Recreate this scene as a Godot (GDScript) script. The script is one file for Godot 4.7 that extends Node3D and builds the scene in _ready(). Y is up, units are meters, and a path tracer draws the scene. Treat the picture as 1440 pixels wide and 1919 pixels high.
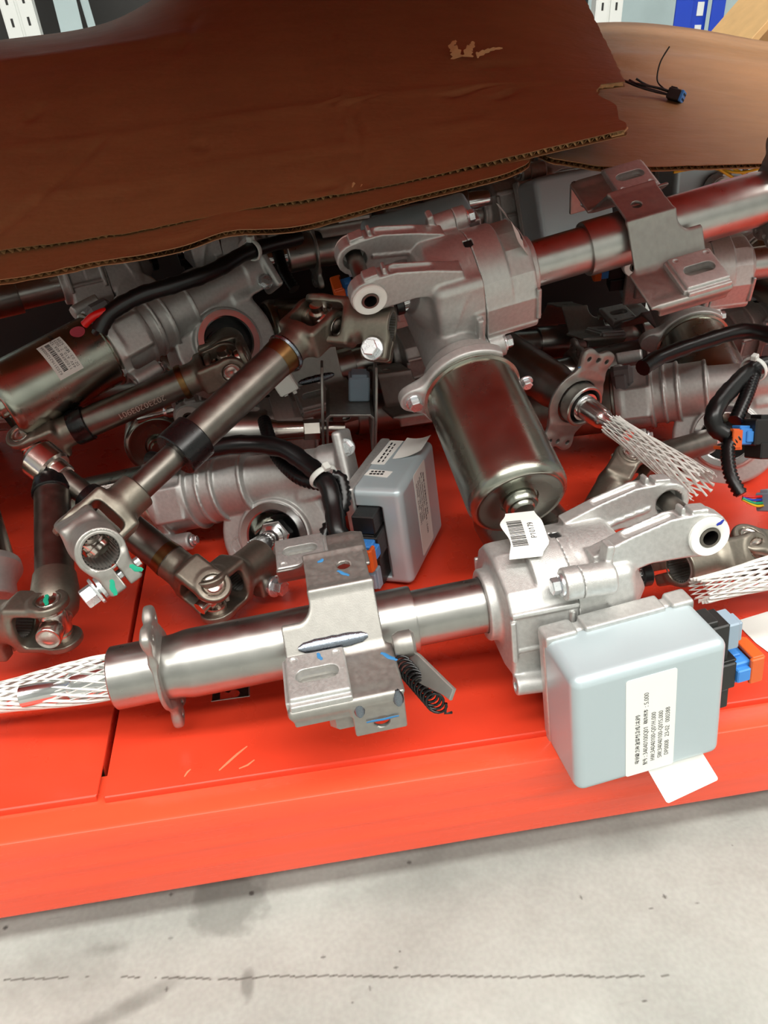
extends Node3D
# Shelf in a warehouse: steering columns piled on a red rack deck under cardboard sheets.
# Lengths inside the builders are millimetres (scaled by U when committed); the scene is in metres.

const U := 0.001
var M := {}        # materials
var CM := {}       # shared meshes by key
var rng := RandomNumberGenerator.new()

# ---------------------------------------------------------------- mesh builder
class MB:
	var v := PackedVector3Array()
	var nr := PackedVector3Array()
	var ix := PackedInt32Array()

	func tri(a: Vector3, b: Vector3, c: Vector3, na: Vector3, nb: Vector3, nc: Vector3) -> void:
		var s := v.size()
		v.append_array([a, b, c]); nr.append_array([na, nb, nc])
		ix.append_array([s, s + 2, s + 1])

	func quad(a: Vector3, b: Vector3, c: Vector3, d: Vector3) -> void:   # counter-clockwise seen from outside
		var n := (b - a).cross(c - a)
		if n.length_squared() < 1e-12: n = (c - a).cross(d - a)
		n = n.normalized()
		var s := v.size()
		v.append_array([a, b, c, d]); nr.append_array([n, n, n, n])
		ix.append_array([s, s + 2, s + 1, s, s + 3, s + 2])

	# strip between two rings of equal length, with given normals
	func band(r0: PackedVector3Array, n0: PackedVector3Array, r1: PackedVector3Array, n1: PackedVector3Array, closed := true) -> void:
		var s := v.size(); var n := r0.size()
		v.append_array(r0); v.append_array(r1); nr.append_array(n0); nr.append_array(n1)
		for j in (n if closed else n - 1):
			var k := (j + 1) % n
			ix.append_array([s + j, s + n + k, s + k, s + j, s + n + j, s + n + k])

	# turned solid around X: profile points (x, r) from the left axis over the outside to the right
	func lathe(xf: Transform3D, prof: Array, seg := 40, teeth := 0, tooth := 0.0) -> void:
		var n := prof.size()
		var pn := []
		for i in n - 1:
			var d: Vector2 = prof[i + 1] - prof[i]
			pn.append(Vector2(-d.y, d.x).normalized() if d.length() > 1e-6 else Vector2.ZERO)
		var cnt := teeth * 4 if teeth else seg
		for i in n - 1:
			if pn[i] == Vector2.ZERO: continue
			var na: Vector2 = pn[i]; var nb: Vector2 = pn[i]
			if i > 0 and pn[i - 1] != Vector2.ZERO and pn[i - 1].dot(pn[i]) > 0.75: na = (pn[i - 1] + pn[i]).normalized()
			if i < n - 2 and pn[i + 1] != Vector2.ZERO and pn[i + 1].dot(pn[i]) > 0.75: nb = (pn[i + 1] + pn[i]).normalized()
			var r0 := PackedVector3Array(); var r1 := PackedVector3Array(); var q0 := PackedVector3Array(); var q1 := PackedVector3Array()
			for j in cnt:
				var t := TAU * j / cnt
				var c := cos(t); var s := sin(t)
				var off := 0.0
				if teeth and j % 4 >= 2: off = -tooth
				var ra: float = maxf(prof[i].y + (off if prof[i].y > tooth * 2.0 else 0.0), 0.0)
				var rb: float = maxf(prof[i + 1].y + (off if prof[i + 1].y > tooth * 2.0 else 0.0), 0.0)
				r0.append(xf * Vector3(prof[i].x, ra * c, ra * s)); r1.append(xf * Vector3(prof[i + 1].x, rb * c, rb * s))
				q0.append((xf.basis * Vector3(na.x, na.y * c, na.y * s)).normalized()); q1.append((xf.basis * Vector3(nb.x, nb.y * c, nb.y * s)).normalized())
			if teeth:
				for j in cnt:
					var k := (j + 1) % cnt
					quad(r0[j], r0[k], r1[k], r1[j])
			else:
				band(r0, q0, r1, q1)

	# tube along a path; radius from rad (per point); sx, sy flatten it
	func sweep(path: PackedVector3Array, rad: PackedFloat32Array, sides := 10, sx := 1.0, sy := 1.0, up := Vector3.UP, caps := true) -> void:
		var n := path.size()
		var prev_r := PackedVector3Array(); var prev_n := PackedVector3Array()
		var tan0 := (path[1] - path[0]).normalized()
		var side := up.cross(tan0)
		if side.length() < 0.05: side = Vector3.RIGHT.cross(tan0)
		side = side.normalized()
		var first := PackedVector3Array()
		for i in n:
			var t := (path[mini(i + 1, n - 1)] - path[maxi(i - 1, 0)]).normalized()
			side = (side - t * side.dot(t)).normalized()
			var u := t.cross(side)
			var r := PackedVector3Array(); var q := PackedVector3Array()
			for j in sides:
				var a := TAU * (j + 0.5) / sides
				var o := side * cos(a) * sx + u * sin(a) * sy
				r.append(path[i] + o * rad[i]); q.append((side * cos(a) / sx + u * sin(a) / sy).normalized())
			if i > 0: band(prev_r, prev_n, r, q)
			else: first = r
			prev_r = r; prev_n = q
		if caps:
			for j in range(1, sides - 1):
				var n0 := -tan0
				var n1 := (path[n - 1] - path[n - 2]).normalized()
				tri(first[0], first[j + 1], first[j], n0, n0, n0)
				tri(prev_r[0], prev_r[j], prev_r[j + 1], n1, n1, n1)

	# polygon (counter-clockwise in xy) extruded over z -h..h with bevelled rims
	func prism(xf: Transform3D, poly: PackedVector2Array, h: float, bev := 0.0) -> void:
		var n := poly.size()
		var ins := PackedVector2Array()
		for i in n:
			var e0 := (poly[i] - poly[(i + n - 1) % n]).normalized(); var e1 := (poly[(i + 1) % n] - poly[i]).normalized()
			var m := Vector2(-e0.y, e0.x) + Vector2(-e1.y, e1.x)
			m = m / maxf(0.3, m.length_squared() * 0.5)
			ins.append(poly[i] + m * bev)
		var f := func(p: Vector2, z: float) -> Vector3: return xf * Vector3(p.x, p.y, z)
		var smooth := PackedVector3Array(); 
		for i in n:
			var k := (i + 1) % n
			var e0 := (poly[i] - poly[(i + n - 1) % n]).normalized(); var e1 := (poly[k] - poly[i]).normalized(); var e2 := (poly[(k + 1) % n] - poly[k]).normalized()
			var m1 := Vector2(e1.y, -e1.x)
			var na := m1; var nb := m1
			if e0.dot(e1) > 0.8: na = (Vector2(e0.y, -e0.x) + m1).normalized()
			if e2.dot(e1) > 0.8: nb = (Vector2(e2.y, -e2.x) + m1).normalized()
			var A := xf.basis * Vector3(na.x, na.y, 0); var B := xf.basis * Vector3(nb.x, nb.y, 0)
			A = A.normalized(); B = B.normalized()
			var p0: Vector3 = f.call(poly[i], -h + bev); var p1: Vector3 = f.call(poly[k], -h + bev)
			var p2: Vector3 = f.call(poly[k], h - bev); var p3: Vector3 = f.call(poly[i], h - bev)
			tri(p0, p1, p2, A, B, B); tri(p0, p2, p3, A, B, A)
			if bev > 0.0:
				quad(p3, p2, f.call(ins[k], h), f.call(ins[i], h))
				quad(f.call(ins[i], -h), f.call(ins[k], -h), p1, p0)
		var zn := (xf.basis * Vector3(0, 0, 1)).normalized()
		var t := Geometry2D.triangulate_polygon(ins)
		for i in range(0, t.size(), 3):
			var a := ins[t[i]]; var b := ins[t[i + 1]]; var c := ins[t[i + 2]]
			if (b - a).cross(c - a) < 0.0:
				var w := b; b = c; c = w
			tri(f.call(a, h), f.call(b, h), f.call(c, h), zn, zn, zn)
			tri(f.call(a, -h), f.call(c, -h), f.call(b, -h), -zn, -zn, -zn)

	func box(xf: Transform3D, half: Vector3, bev := 0.4) -> void:
		prism(xf, MB.rrect(half.x, half.y, bev, 1), half.z, bev)

	func hexbolt(xf: Transform3D, r: float, h: float, washer := 1.35) -> void:   # head along +X from x = 0
		lathe(xf, [Vector2(0, r * washer), Vector2(1.4, r * washer), Vector2(2.0, r * washer - 0.5), Vector2(2.0, 0)], 24)
		var poly := PackedVector2Array()
		for i in 6: poly.append(Vector2(cos(TAU * i / 6), sin(TAU * i / 6)) * r)
		prism(xf * Transform3D(Basis(Vector3(0, 0, -1), Vector3(0, 1, 0), Vector3(1, 0, 0)), Vector3(2.0 + h * 0.5, 0, 0)), poly, h * 0.5, 0.7)

	static func rrect(hx: float, hy: float, r: float, n := 4) -> PackedVector2Array:
		var p := PackedVector2Array()
		for c in 4:
			var cx := (hx - r) * (1 if c == 0 or c == 3 else -1); var cy := (hy - r) * (1 if c < 2 else -1)
			for i in n + 1:
				var a := (c + float(i) / n) * PI / 2
				p.append(Vector2(cx + r * cos(a), cy + r * sin(a)))
		return p

	func mesh(scale := 0.001) -> ArrayMesh:
		var a := []; a.resize(Mesh.ARRAY_MAX)
		var w := v.duplicate()
		for i in w.size(): w[i] *= scale
		a[Mesh.ARRAY_VERTEX] = w; a[Mesh.ARRAY_NORMAL] = nr; a[Mesh.ARRAY_INDEX] = ix
		var m := ArrayMesh.new(); m.add_surface_from_arrays(Mesh.PRIMITIVE_TRIANGLES, a)
		return m

# ---------------------------------------------------------------- cast and forged shapes: distance fields meshed as surface nets
class Sdf:
	var cell := 1.5
	var lo := Vector3.ZERO
	var hi := Vector3.ZERO
	var n := 0
	var kind := PackedInt32Array()
	var op := PackedInt32Array()        # 0 join, 1 cut, 2 keep only inside
	var kk := PackedFloat32Array()
	var rr := PackedFloat32Array()
	var br := PackedFloat32Array()
	var ctr := PackedVector3Array()
	var par := PackedVector3Array()
	var inv: Array[Transform3D] = []
	var poly: Array[PackedVector2Array] = []
	var v := PackedVector3Array()
	var nr := PackedVector3Array()
	var ix := PackedInt32Array()

	func put(k: int, xf: Transform3D, p: Vector3, r: float, o: int, sm: float, bound: float, pl := PackedVector2Array()) -> Sdf:
		kind.append(k); op.append(o); kk.append(maxf(sm, 0.001)); rr.append(r); par.append(p); inv.append(xf.affine_inverse()); poly.append(pl)
		ctr.append(xf.origin); br.append(bound); n += 1
		return self

	func box(c: Vector3, half: Vector3, r := 1.0, o := 0, sm := 0.0, rot := Vector3.ZERO) -> Sdf:
		return put(0, Transform3D(Basis.from_euler(rot * PI / 180.0), c), half - Vector3(r, r, r), r, o, sm, half.length())

	static func along(a: Vector3, b: Vector3) -> Transform3D:
		var z := (b - a).normalized()
		var x := (Vector3.UP if absf(z.y) < 0.9 else Vector3.RIGHT).cross(z).normalized()
		return Transform3D(Basis(x, z.cross(x), z), (a + b) * 0.5)

	func cyl(a: Vector3, b: Vector3, R: float, o := 0, sm := 0.0, r := 1.0) -> Sdf:
		var h := (b - a).length() * 0.5
		return put(1, Sdf.along(a, b), Vector3(R - r, h - r, 0), r, o, sm, Vector2(R, h).length())

	func cone(a: Vector3, b: Vector3, r1: float, r2: float, o := 0, sm := 0.0) -> Sdf:
		var h := (b - a).length() * 0.5
		return put(2, Sdf.along(a, b), Vector3(r1, r2, h), cos(atan2(absf(r2 - r1), 2 * h)), o, sm, Vector2(maxf(r1, r2), h).length())

	func cap(a: Vector3, b: Vector3, R: float, o := 0, sm := 0.0) -> Sdf:
		var h := (b - a).length() * 0.5
		return put(3, Sdf.along(a, b), Vector3(R, h, 0), 0, o, sm, R + h)

	func plate(xf: Transform3D, pl: PackedVector2Array, h: float, r := 1.0, o := 0, sm := 0.0) -> Sdf:
		var b := 0.0
		for p in pl: b = maxf(b, p.length())
		return put(4, xf, Vector3(h - r, 0, 0), r, o, sm, Vector2(b, h).length(), pl)

	func at(p: Vector3) -> float:
		var d := 1e6
		for i in n:
			var o := op[i]; var k := kk[i]
			var bound := p.distance_to(ctr[i]) - br[i]
			if o == 0:
				if bound > d + k: continue
			elif o == 1 and bound > k - d: continue
			var q: Vector3 = inv[i] * p
			var a := par[i]; var s := 0.0
			match kind[i]:
				0:
					q = q.abs() - a
					s = q.max(Vector3.ZERO).length() + minf(maxf(q.x, maxf(q.y, q.z)), 0.0) - rr[i]
				1:
					var w := Vector2(sqrt(q.x * q.x + q.y * q.y) - a.x, absf(q.z) - a.y)
					s = w.max(Vector2.ZERO).length() + minf(maxf(w.x, w.y), 0.0) - rr[i]
				2:
					var t := clampf(q.z / (2.0 * a.z) + 0.5, 0.0, 1.0)
					s = maxf((sqrt(q.x * q.x + q.y * q.y) - lerpf(a.x, a.y, t)) * rr[i], absf(q.z) - a.z)
				3:
					q.z -= clampf(q.z, -a.y, a.y)
					s = q.length() - a.x
				4:
					var pl := poly[i]; var m := pl.size()
					var p2 := Vector2(q.x, q.y)
					var e := 1e12; var sg := 1.0; var j := m - 1
					for g in m:
						var ed := pl[j] - pl[g]; var w := p2 - pl[g]
						var bb := w - ed * clampf(w.dot(ed) / ed.length_squared(), 0.0, 1.0)
						e = minf(e, bb.length_squared())
						var c1 := p2.y >= pl[g].y; var c2 := p2.y < pl[j].y; var c3 := ed.x * w.y > ed.y * w.x
						if (c1 and c2 and c3) or (not c1 and not c2 and not c3): sg = -sg
						j = g
					var w2 := Vector2(sg * sqrt(e) + rr[i], absf(q.z) - a.x)
					s = w2.max(Vector2.ZERO).length() + minf(maxf(w2.x, w2.y), 0.0) - rr[i]
			if o == 0:
				var h := maxf(k - absf(d - s), 0.0) / k
				d = minf(d, s) - h * h * k * 0.25
			elif o == 1:
				var h := maxf(k - absf(d + s), 0.0) / k
				d = maxf(d, -s) + h * h * k * 0.25
			else:
				d = maxf(d, s)
		return d

	func run() -> void:
		const B := 4
		var nx := int(ceil((hi.x - lo.x) / cell / B)) * B + 1
		var ny := int(ceil((hi.y - lo.y) / cell / B)) * B + 1
		var nz := int(ceil((hi.z - lo.z) / cell / B)) * B + 1
		var val := PackedFloat32Array(); val.resize(nx * ny * nz); val.fill(1e9)
		var vid := PackedInt32Array(); vid.resize(nx * ny * nz); vid.fill(-1)
		var reach := B * cell * 0.87 * 1.1 + cell * 0.2
		var blocks: Array[Vector3i] = []
		for bz in range(0, nz - 1, B):
			for by in range(0, ny - 1, B):
				for bx in range(0, nx - 1, B):
					if absf(at(lo + Vector3(bx + B * 0.5, by + B * 0.5, bz + B * 0.5) * cell)) > reach: continue
					blocks.append(Vector3i(bx, by, bz))
					for z in range(bz, bz + B + 1):
						for y in range(by, by + B + 1):
							var row := (z * ny + y) * nx
							for x in range(bx, bx + B + 1):
								if val[row + x] > 1e8: val[row + x] = at(lo + Vector3(x, y, z) * cell)
		var sx := 1; var sy := nx; var sz := nx * ny
		var off := PackedInt32Array([0, sx, sy, sx + sy, sz, sz + sx, sz + sy, sz + sx + sy])
		var edges := PackedInt32Array([0, 1, 2, 3, 4, 5, 6, 7, 0, 2, 1, 3, 4, 6, 5, 7, 0, 4, 1, 5, 2, 6, 3, 7])
		var cells := PackedInt32Array()
		for b in blocks:
			for z in range(b.z, b.z + B):
				for y in range(b.y, b.y + B):
					for x in range(b.x, b.x + B):
						var c := (z * ny + y) * nx + x
						var neg := 0
						for k in 8:
							if val[c + off[k]] < 0.0: neg += 1
						if neg == 0 or neg == 8: continue
						var p := Vector3.ZERO; var cnt := 0
						for e in 12:
							var i0 := edges[e * 2]; var i1 := edges[e * 2 + 1]
							var v0 := val[c + off[i0]]; var v1 := val[c + off[i1]]
							if (v0 < 0.0) == (v1 < 0.0): continue
							var t := v0 / (v0 - v1)
							var p0 := Vector3(i0 & 1, (i0 >> 1) & 1, i0 >> 2); var p1 := Vector3(i1 & 1, (i1 >> 1) & 1, i1 >> 2)
							p += p0.lerp(p1, t); cnt += 1
						p = lo + (Vector3(x, y, z) + p / cnt) * cell
						vid[c] = v.size(); cells.append(c)
						var h := cell * 0.25
						var d1 := at(p + Vector3(h, -h, -h)); var d2 := at(p + Vector3(-h, -h, h)); var d3 := at(p + Vector3(-h, h, -h)); var d4 := at(p + Vector3(h, h, h))
						var g := (Vector3(1, -1, -1) * d1 + Vector3(-1, -1, 1) * d2 + Vector3(-1, 1, -1) * d3 + Vector3(1, 1, 1) * d4)
						g = g.normalized() if g.length() > 1e-6 else Vector3.UP
						p -= g * clampf((d1 + d2 + d3 + d4) * 0.25, -cell * 0.5, cell * 0.5)
						v.append(p * 0.001); nr.append(g)
		for c in cells:
			var inside := val[c] < 0.0
			for ax in 3:
				var st := [sx, sy, sz]
				var s0: int = st[ax]; var s1: int = st[(ax + 1) % 3]; var s2: int = st[(ax + 2) % 3]
				if (val[c + s0] < 0.0) == inside: continue
				if c - s1 - s2 < 0: continue
				var a := vid[c]; var b := vid[c - s1]; var cc := vid[c - s1 - s2]; var d := vid[c - s2]
				if b < 0 or cc < 0 or d < 0: continue
				if inside: ix.append_array([a, d, cc, a, cc, b])
				else: ix.append_array([a, b, cc, a, cc, d])
		# make every face clockwise seen from outside
		for t in range(0, ix.size(), 3):
			var fn := (v[ix[t + 1]] - v[ix[t]]).cross(v[ix[t + 2]] - v[ix[t]])
			if fn.dot(nr[ix[t]] + nr[ix[t + 1]] + nr[ix[t + 2]]) > 0.0:
				var w := ix[t + 1]; ix[t + 1] = ix[t + 2]; ix[t + 2] = w

	func mesh() -> ArrayMesh:
		var a := []; a.resize(Mesh.ARRAY_MAX)
		a[Mesh.ARRAY_VERTEX] = v; a[Mesh.ARRAY_NORMAL] = nr; a[Mesh.ARRAY_INDEX] = ix
		var m := ArrayMesh.new(); m.add_surface_from_arrays(Mesh.PRIMITIVE_TRIANGLES, a)
		return m

# ---------------------------------------------------------------- scene helpers
func numbered(called: String) -> String:
	if not has_node(NodePath(called)): return called
	var i := 1
	while has_node(NodePath("%s_%03d" % [called, i])): i += 1
	return "%s_%03d" % [called, i]

func tag(o: Node, label: String, category: String, group := "") -> Node:
	o.set_meta("label", label); o.set_meta("category", category)
	if group: o.set_meta("group", group)
	return o

func thing(called: String, label: String, category: String, xf := Transform3D(), group := "") -> Node3D:
	var o := Node3D.new(); o.name = numbered(called); add_child(o); o.transform = xf
	return tag(o, label, category, group)

func node(called: String, mesh: Mesh, m: Material, parent: Node = self, xf := Transform3D()) -> MeshInstance3D:
	var o := MeshInstance3D.new(); o.mesh = mesh; o.material_override = m
	if parent == self: o.name = numbered(called); add_child(o)
	else:
		o.name = called
		if parent.has_node(NodePath(called)):
			var i := 1
			while parent.has_node(NodePath("%s_%03d" % [called, i])): i += 1
			o.name = "%s_%03d" % [called, i]
		parent.add_child(o)
	o.transform = xf
	return o

func structure(o: Node) -> Node:
	o.set_meta("kind", "structure"); return o

func V(x: float, y: float, z: float) -> Vector3: return Vector3(x, y, z)
func T(p := Vector3.ZERO, rot := Vector3.ZERO) -> Transform3D: return Transform3D(Basis.from_euler(rot * PI / 180.0), p)
func TM(p := Vector3.ZERO, rot := Vector3.ZERO) -> Transform3D: return T(p * U, rot)   # millimetres
# frame with X along a -> b and Y near up
func frame(a: Vector3, b: Vector3, up := Vector3.UP) -> Transform3D:
	var x := (b - a).normalized()
	var z := x.cross(up).normalized()
	return Transform3D(Basis(x, z.cross(x), z), a)

func spline(pts: PackedVector3Array, per := 8) -> PackedVector3Array:
	var out := PackedVector3Array(); var n := pts.size()
	for i in n - 1:
		var p0 := pts[maxi(i - 1, 0)]; var p3 := pts[mini(i + 2, n - 1)]
		for j in per: out.append(pts[i].cubic_interpolate(pts[i + 1], p0, p3, float(j) / per))
	out.append(pts[n - 1])
	return out

func cable_mesh(pts: PackedVector3Array, r: float, ribbed := false, per := 8, flat := 1.0) -> ArrayMesh:   # metres
	var mb := MB.new()
	var path := spline(pts, per)
	if ribbed:   # corrugated conduit: resample at a quarter of the rib pitch
		var curve := Curve3D.new()
		for p in path: curve.add_point(p)
		var step := 0.0011; var n := int(curve.get_baked_length() / step)
		path = PackedVector3Array()
		for i in n: path.append(curve.sample_baked(i * step, true))
	var rad := PackedFloat32Array()
	for i in path.size(): rad.append(r * ([1.0, 1.0, 0.8, 0.8][i % 4]) if ribbed else r * (1.0 + 0.07 * sin(i * 1.7) * sin(i * 0.6)))
	mb.sweep(path, rad, 12, 1.0, flat)
	return mb.mesh(1.0)

func text(called: String, s: String, mm: float, m: Material, parent: Node, xf: Transform3D, mono := false) -> void:
	var f := SystemFont.new(); f.font_names = PackedStringArray(["Droid Sans Mono" if mono else "Droid Sans"])
	var t := TextMesh.new(); t.text = s; t.font = f; t.font_size = 40; t.pixel_size = mm * U / 29.0; t.depth = 0.00012; t.curve_step = 2.0
	t.horizontal_alignment = HORIZONTAL_ALIGNMENT_LEFT; t.vertical_alignment = VERTICAL_ALIGNMENT_CENTER
	node(called, t, m, parent, xf)

# ---------------------------------------------------------------- materials
func noise_tex(freq: float, seed_: int, normal := 0.0, oct := 4, size := 256, ramp: Gradient = null) -> NoiseTexture2D:
	var n := FastNoiseLite.new(); n.noise_type = FastNoiseLite.TYPE_SIMPLEX_SMOOTH; n.frequency = freq; n.seed = seed_; n.fractal_octaves = oct
	var t := NoiseTexture2D.new(); t.width = size; t.height = size; t.seamless = true; t.noise = n
	if normal > 0.0: t.as_normal_map = true; t.bump_strength = normal
	if ramp: t.color_ramp = ramp
	return t

func ramp2(a: float, b: float) -> Gradient:
	var g := Gradient.new(); g.set_color(0, Color(a, a, a)); g.set_color(1, Color(b, b, b)); return g

func mat(key: String, c: Color, metal: float, rough: float, scale := 0.0, normal: Texture2D = null, nscale := 0.5, rtex: Texture2D = null, ctex: Texture2D = null) -> StandardMaterial3D:
	var m := StandardMaterial3D.new(); m.resource_name = key; m.albedo_color = c; m.metallic = metal; m.roughness = rough
	if scale > 0.0:
		m.uv1_triplanar = true; m.uv1_scale = Vector3.ONE * scale
	if normal: m.normal_enabled = true; m.normal_texture = normal; m.normal_scale = nscale
	if rtex: m.roughness_texture = rtex; m.roughness_texture_channel = BaseMaterial3D.TEXTURE_CHANNEL_RED
	if ctex: m.albedo_texture = ctex
	M[key] = m
	return m

func make_materials() -> void:
	var grain := noise_tex(0.12, 3, 3.0, 3)
	var fine := noise_tex(0.25, 5, 2.0, 2)
	var rough_v := noise_tex(0.02, 7, 0.0, 5, 256, ramp2(0.72, 1.0))
	var smudge := noise_tex(0.015, 11, 0.0, 5, 256, ramp2(0.92, 1.0))
	var blotch := noise_tex(0.012, 13, 0.0, 5, 256, ramp2(0.82, 1.0))
	mat("cast", Color(0.80, 0.80, 0.79), 0.80, 0.60, 48.0, grain, 0.42, rough_v, smudge)
	mat("machined", Color(0.86, 0.86, 0.86), 1.0, 0.24, 20.0, null, 0, rough_v)
	mat("tube", Color(0.70, 0.695, 0.68), 1.0, 0.36, 12.0, null, 0, rough_v, smudge)
	mat("plate", Color(0.66, 0.65, 0.63), 0.85, 0.54, 30.0, grain, 0.08, rough_v, smudge)
	mat("forged", Color(0.55, 0.525, 0.48), 0.92, 0.50, 55.0, grain, 0.25, rough_v, smudge)
	mat("shaft", Color(0.54, 0.52, 0.49), 1.0, 0.44, 16.0, fine, 0.04, rough_v, blotch)
	mat("zinc", Color(0.70, 0.705, 0.66), 1.0, 0.30, 5.0, null, 0, rough_v, blotch)
	mat("bearing", Color(0.84, 0.80, 0.77), 1.0, 0.26, 20.0, null, 0, rough_v)
	mat("bolt", Color(0.88, 0.89, 0.90), 0.9, 0.33, 30.0, fine, 0.1, rough_v)
	mat("heat", Color(0.50, 0.53, 0.57), 1.0, 0.32, 40.0, grain, 0.2, rough_v)
	mat("burnt", Color(0.50, 0.38, 0.24), 1.0, 0.40, 26.0, null, 0, rough_v, smudge)
	mat("blackring", Color(0.05, 0.05, 0.055), 0.0, 0.33, 20.0, null, 0, rough_v)
	mat("rubber", Color(0.045, 0.045, 0.05), 0.0, 0.38, 20.0, null, 0, rough_v)
	mat("plasticblack", Color(0.10, 0.10, 0.10), 0.0, 0.45, 40.0, fine, 0.15, rough_v)
	mat("greycase", Color(0.36, 0.34, 0.34), 0.0, 0.5, 40.0, fine, 0.15, rough_v)
	mat("hole", Color(0.02, 0.02, 0.02), 0.0, 0.8)
	mat("ecu", Color(0.71, 0.765, 0.785), 0.30, 0.34)
	mat("paper", Color(0.90, 0.90, 0.88), 0.0, 0.6)
	mat("ink", Color(0.08, 0.08, 0.08), 0.0, 0.7)
	mat("bush", Color(0.93, 0.93, 0.91), 0.0, 0.42)
	mat("blueplug", Color(0.24, 0.52, 0.82), 0.0, 0.4)
	mat("greyplug", Color(0.55, 0.62, 0.68), 0.0, 0.42)
	mat("orangeplug", Color(0.83, 0.36, 0.13), 0.0, 0.42)
	mat("tie", Color(0.86, 0.88, 0.86), 0.0, 0.4)
	mat("net", Color(0.88, 0.88, 0.86), 0.0, 0.4)
	mat("redwire", Color(0.80, 0.05, 0.04), 0.0, 0.35)
	mat("yellowwire", Color(0.85, 0.70, 0.10), 0.0, 0.4)
	mat("greenwire", Color(0.10, 0.62, 0.42), 0.0, 0.4)
	mat("bluewire", Color(0.10, 0.25, 0.70), 0.0, 0.4)
	mat("whitewire", Color(0.88, 0.88, 0.85), 0.0, 0.4)
	mat("teal", Color(0.05, 0.60, 0.47), 0.0, 0.6)
	mat("bluepen", Color(0.12, 0.20, 0.62), 0.0, 0.6)
	mat("bluemark", Color(0.20, 0.46, 0.66), 0.0, 0.6)
	mat("laser", Color(0.74, 0.70, 0.66), 0.3, 0.6)
	mat("redlogo", Color(0.78, 0.30, 0.36), 0.0, 0.6)
	# powder coat and cardboard
	mat("red", Color(0.90, 0.26, 0.16), 0.0, 0.34, 3.0, null, 0, rough_v, noise_tex(0.01, 17, 0.0, 4, 256, ramp2(0.93, 1.0)))
	var streak := mat("beamred", Color(0.95, 0.32, 0.20), 0.0, 0.30, 1.0, null, 0, rough_v, noise_tex(0.03, 19, 0.0, 3, 256, ramp2(0.965, 1.0)))
	streak.uv1_scale = Vector3(1.2, 26.0, 6.0)
	mat("kraft", Color(0.60, 0.43, 0.275), 0.0, 0.62, 5.0, noise_tex(0.05, 23, 2.0, 5), 0.30, noise_tex(0.02, 7, 0.0, 4, 256, ramp2(0.8, 1.0)), noise_tex(0.012, 29, 0.0, 5, 256, ramp2(0.9, 1.0)))
	M.kraft.uv1_scale = Vector3(3.0, 3.0, 9.0)
	mat("kraftpale", Color(0.80, 0.62, 0.42), 0.0, 0.7, 12.0, null, 0, null, smudge)
	mat("deckred", Color(0.74, 0.19, 0.12), 0.0, 0.5, 3.0, null, 0, rough_v)
	mat("scratch", Color(0.96, 0.50, 0.36), 0.0, 0.5)
	mat("white", Color(0.88, 0.89, 0.88), 0.0, 0.4)
	mat("bluepost", Color(0.10, 0.25, 0.72), 0.0, 0.4)
	mat("wood", Color(0.83, 0.66, 0.44), 0.0, 0.6, 4.0, null, 0, null, smudge)
	mat("wall", Color(0.70, 0.77, 0.78), 0.0, 0.8, 0.7, null, 0, null, smudge)
	var lm := mat("lamp", Color(0.95, 0.95, 0.93), 0.0, 0.6); lm.emission_enabled = true; lm.emission = Color(1.0, 0.99, 0.965); lm.emission_energy_multiplier = 1.0
	mat("wallgrey", Color(0.70, 0.71, 0.70), 0.0, 0.8, 0.7, null, 0, null, smudge)
	mat("dark", Color(0.16, 0.155, 0.15), 0.0, 0.7, 2.0, null, 0, null, smudge)

# ---------------------------------------------------------------- distance-field shapes
func sdf(lo: Vector3, hi: Vector3, cell: float) -> Sdf:
	var s := Sdf.new(); s.lo = lo; s.hi = hi; s.cell = cell; return s

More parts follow.
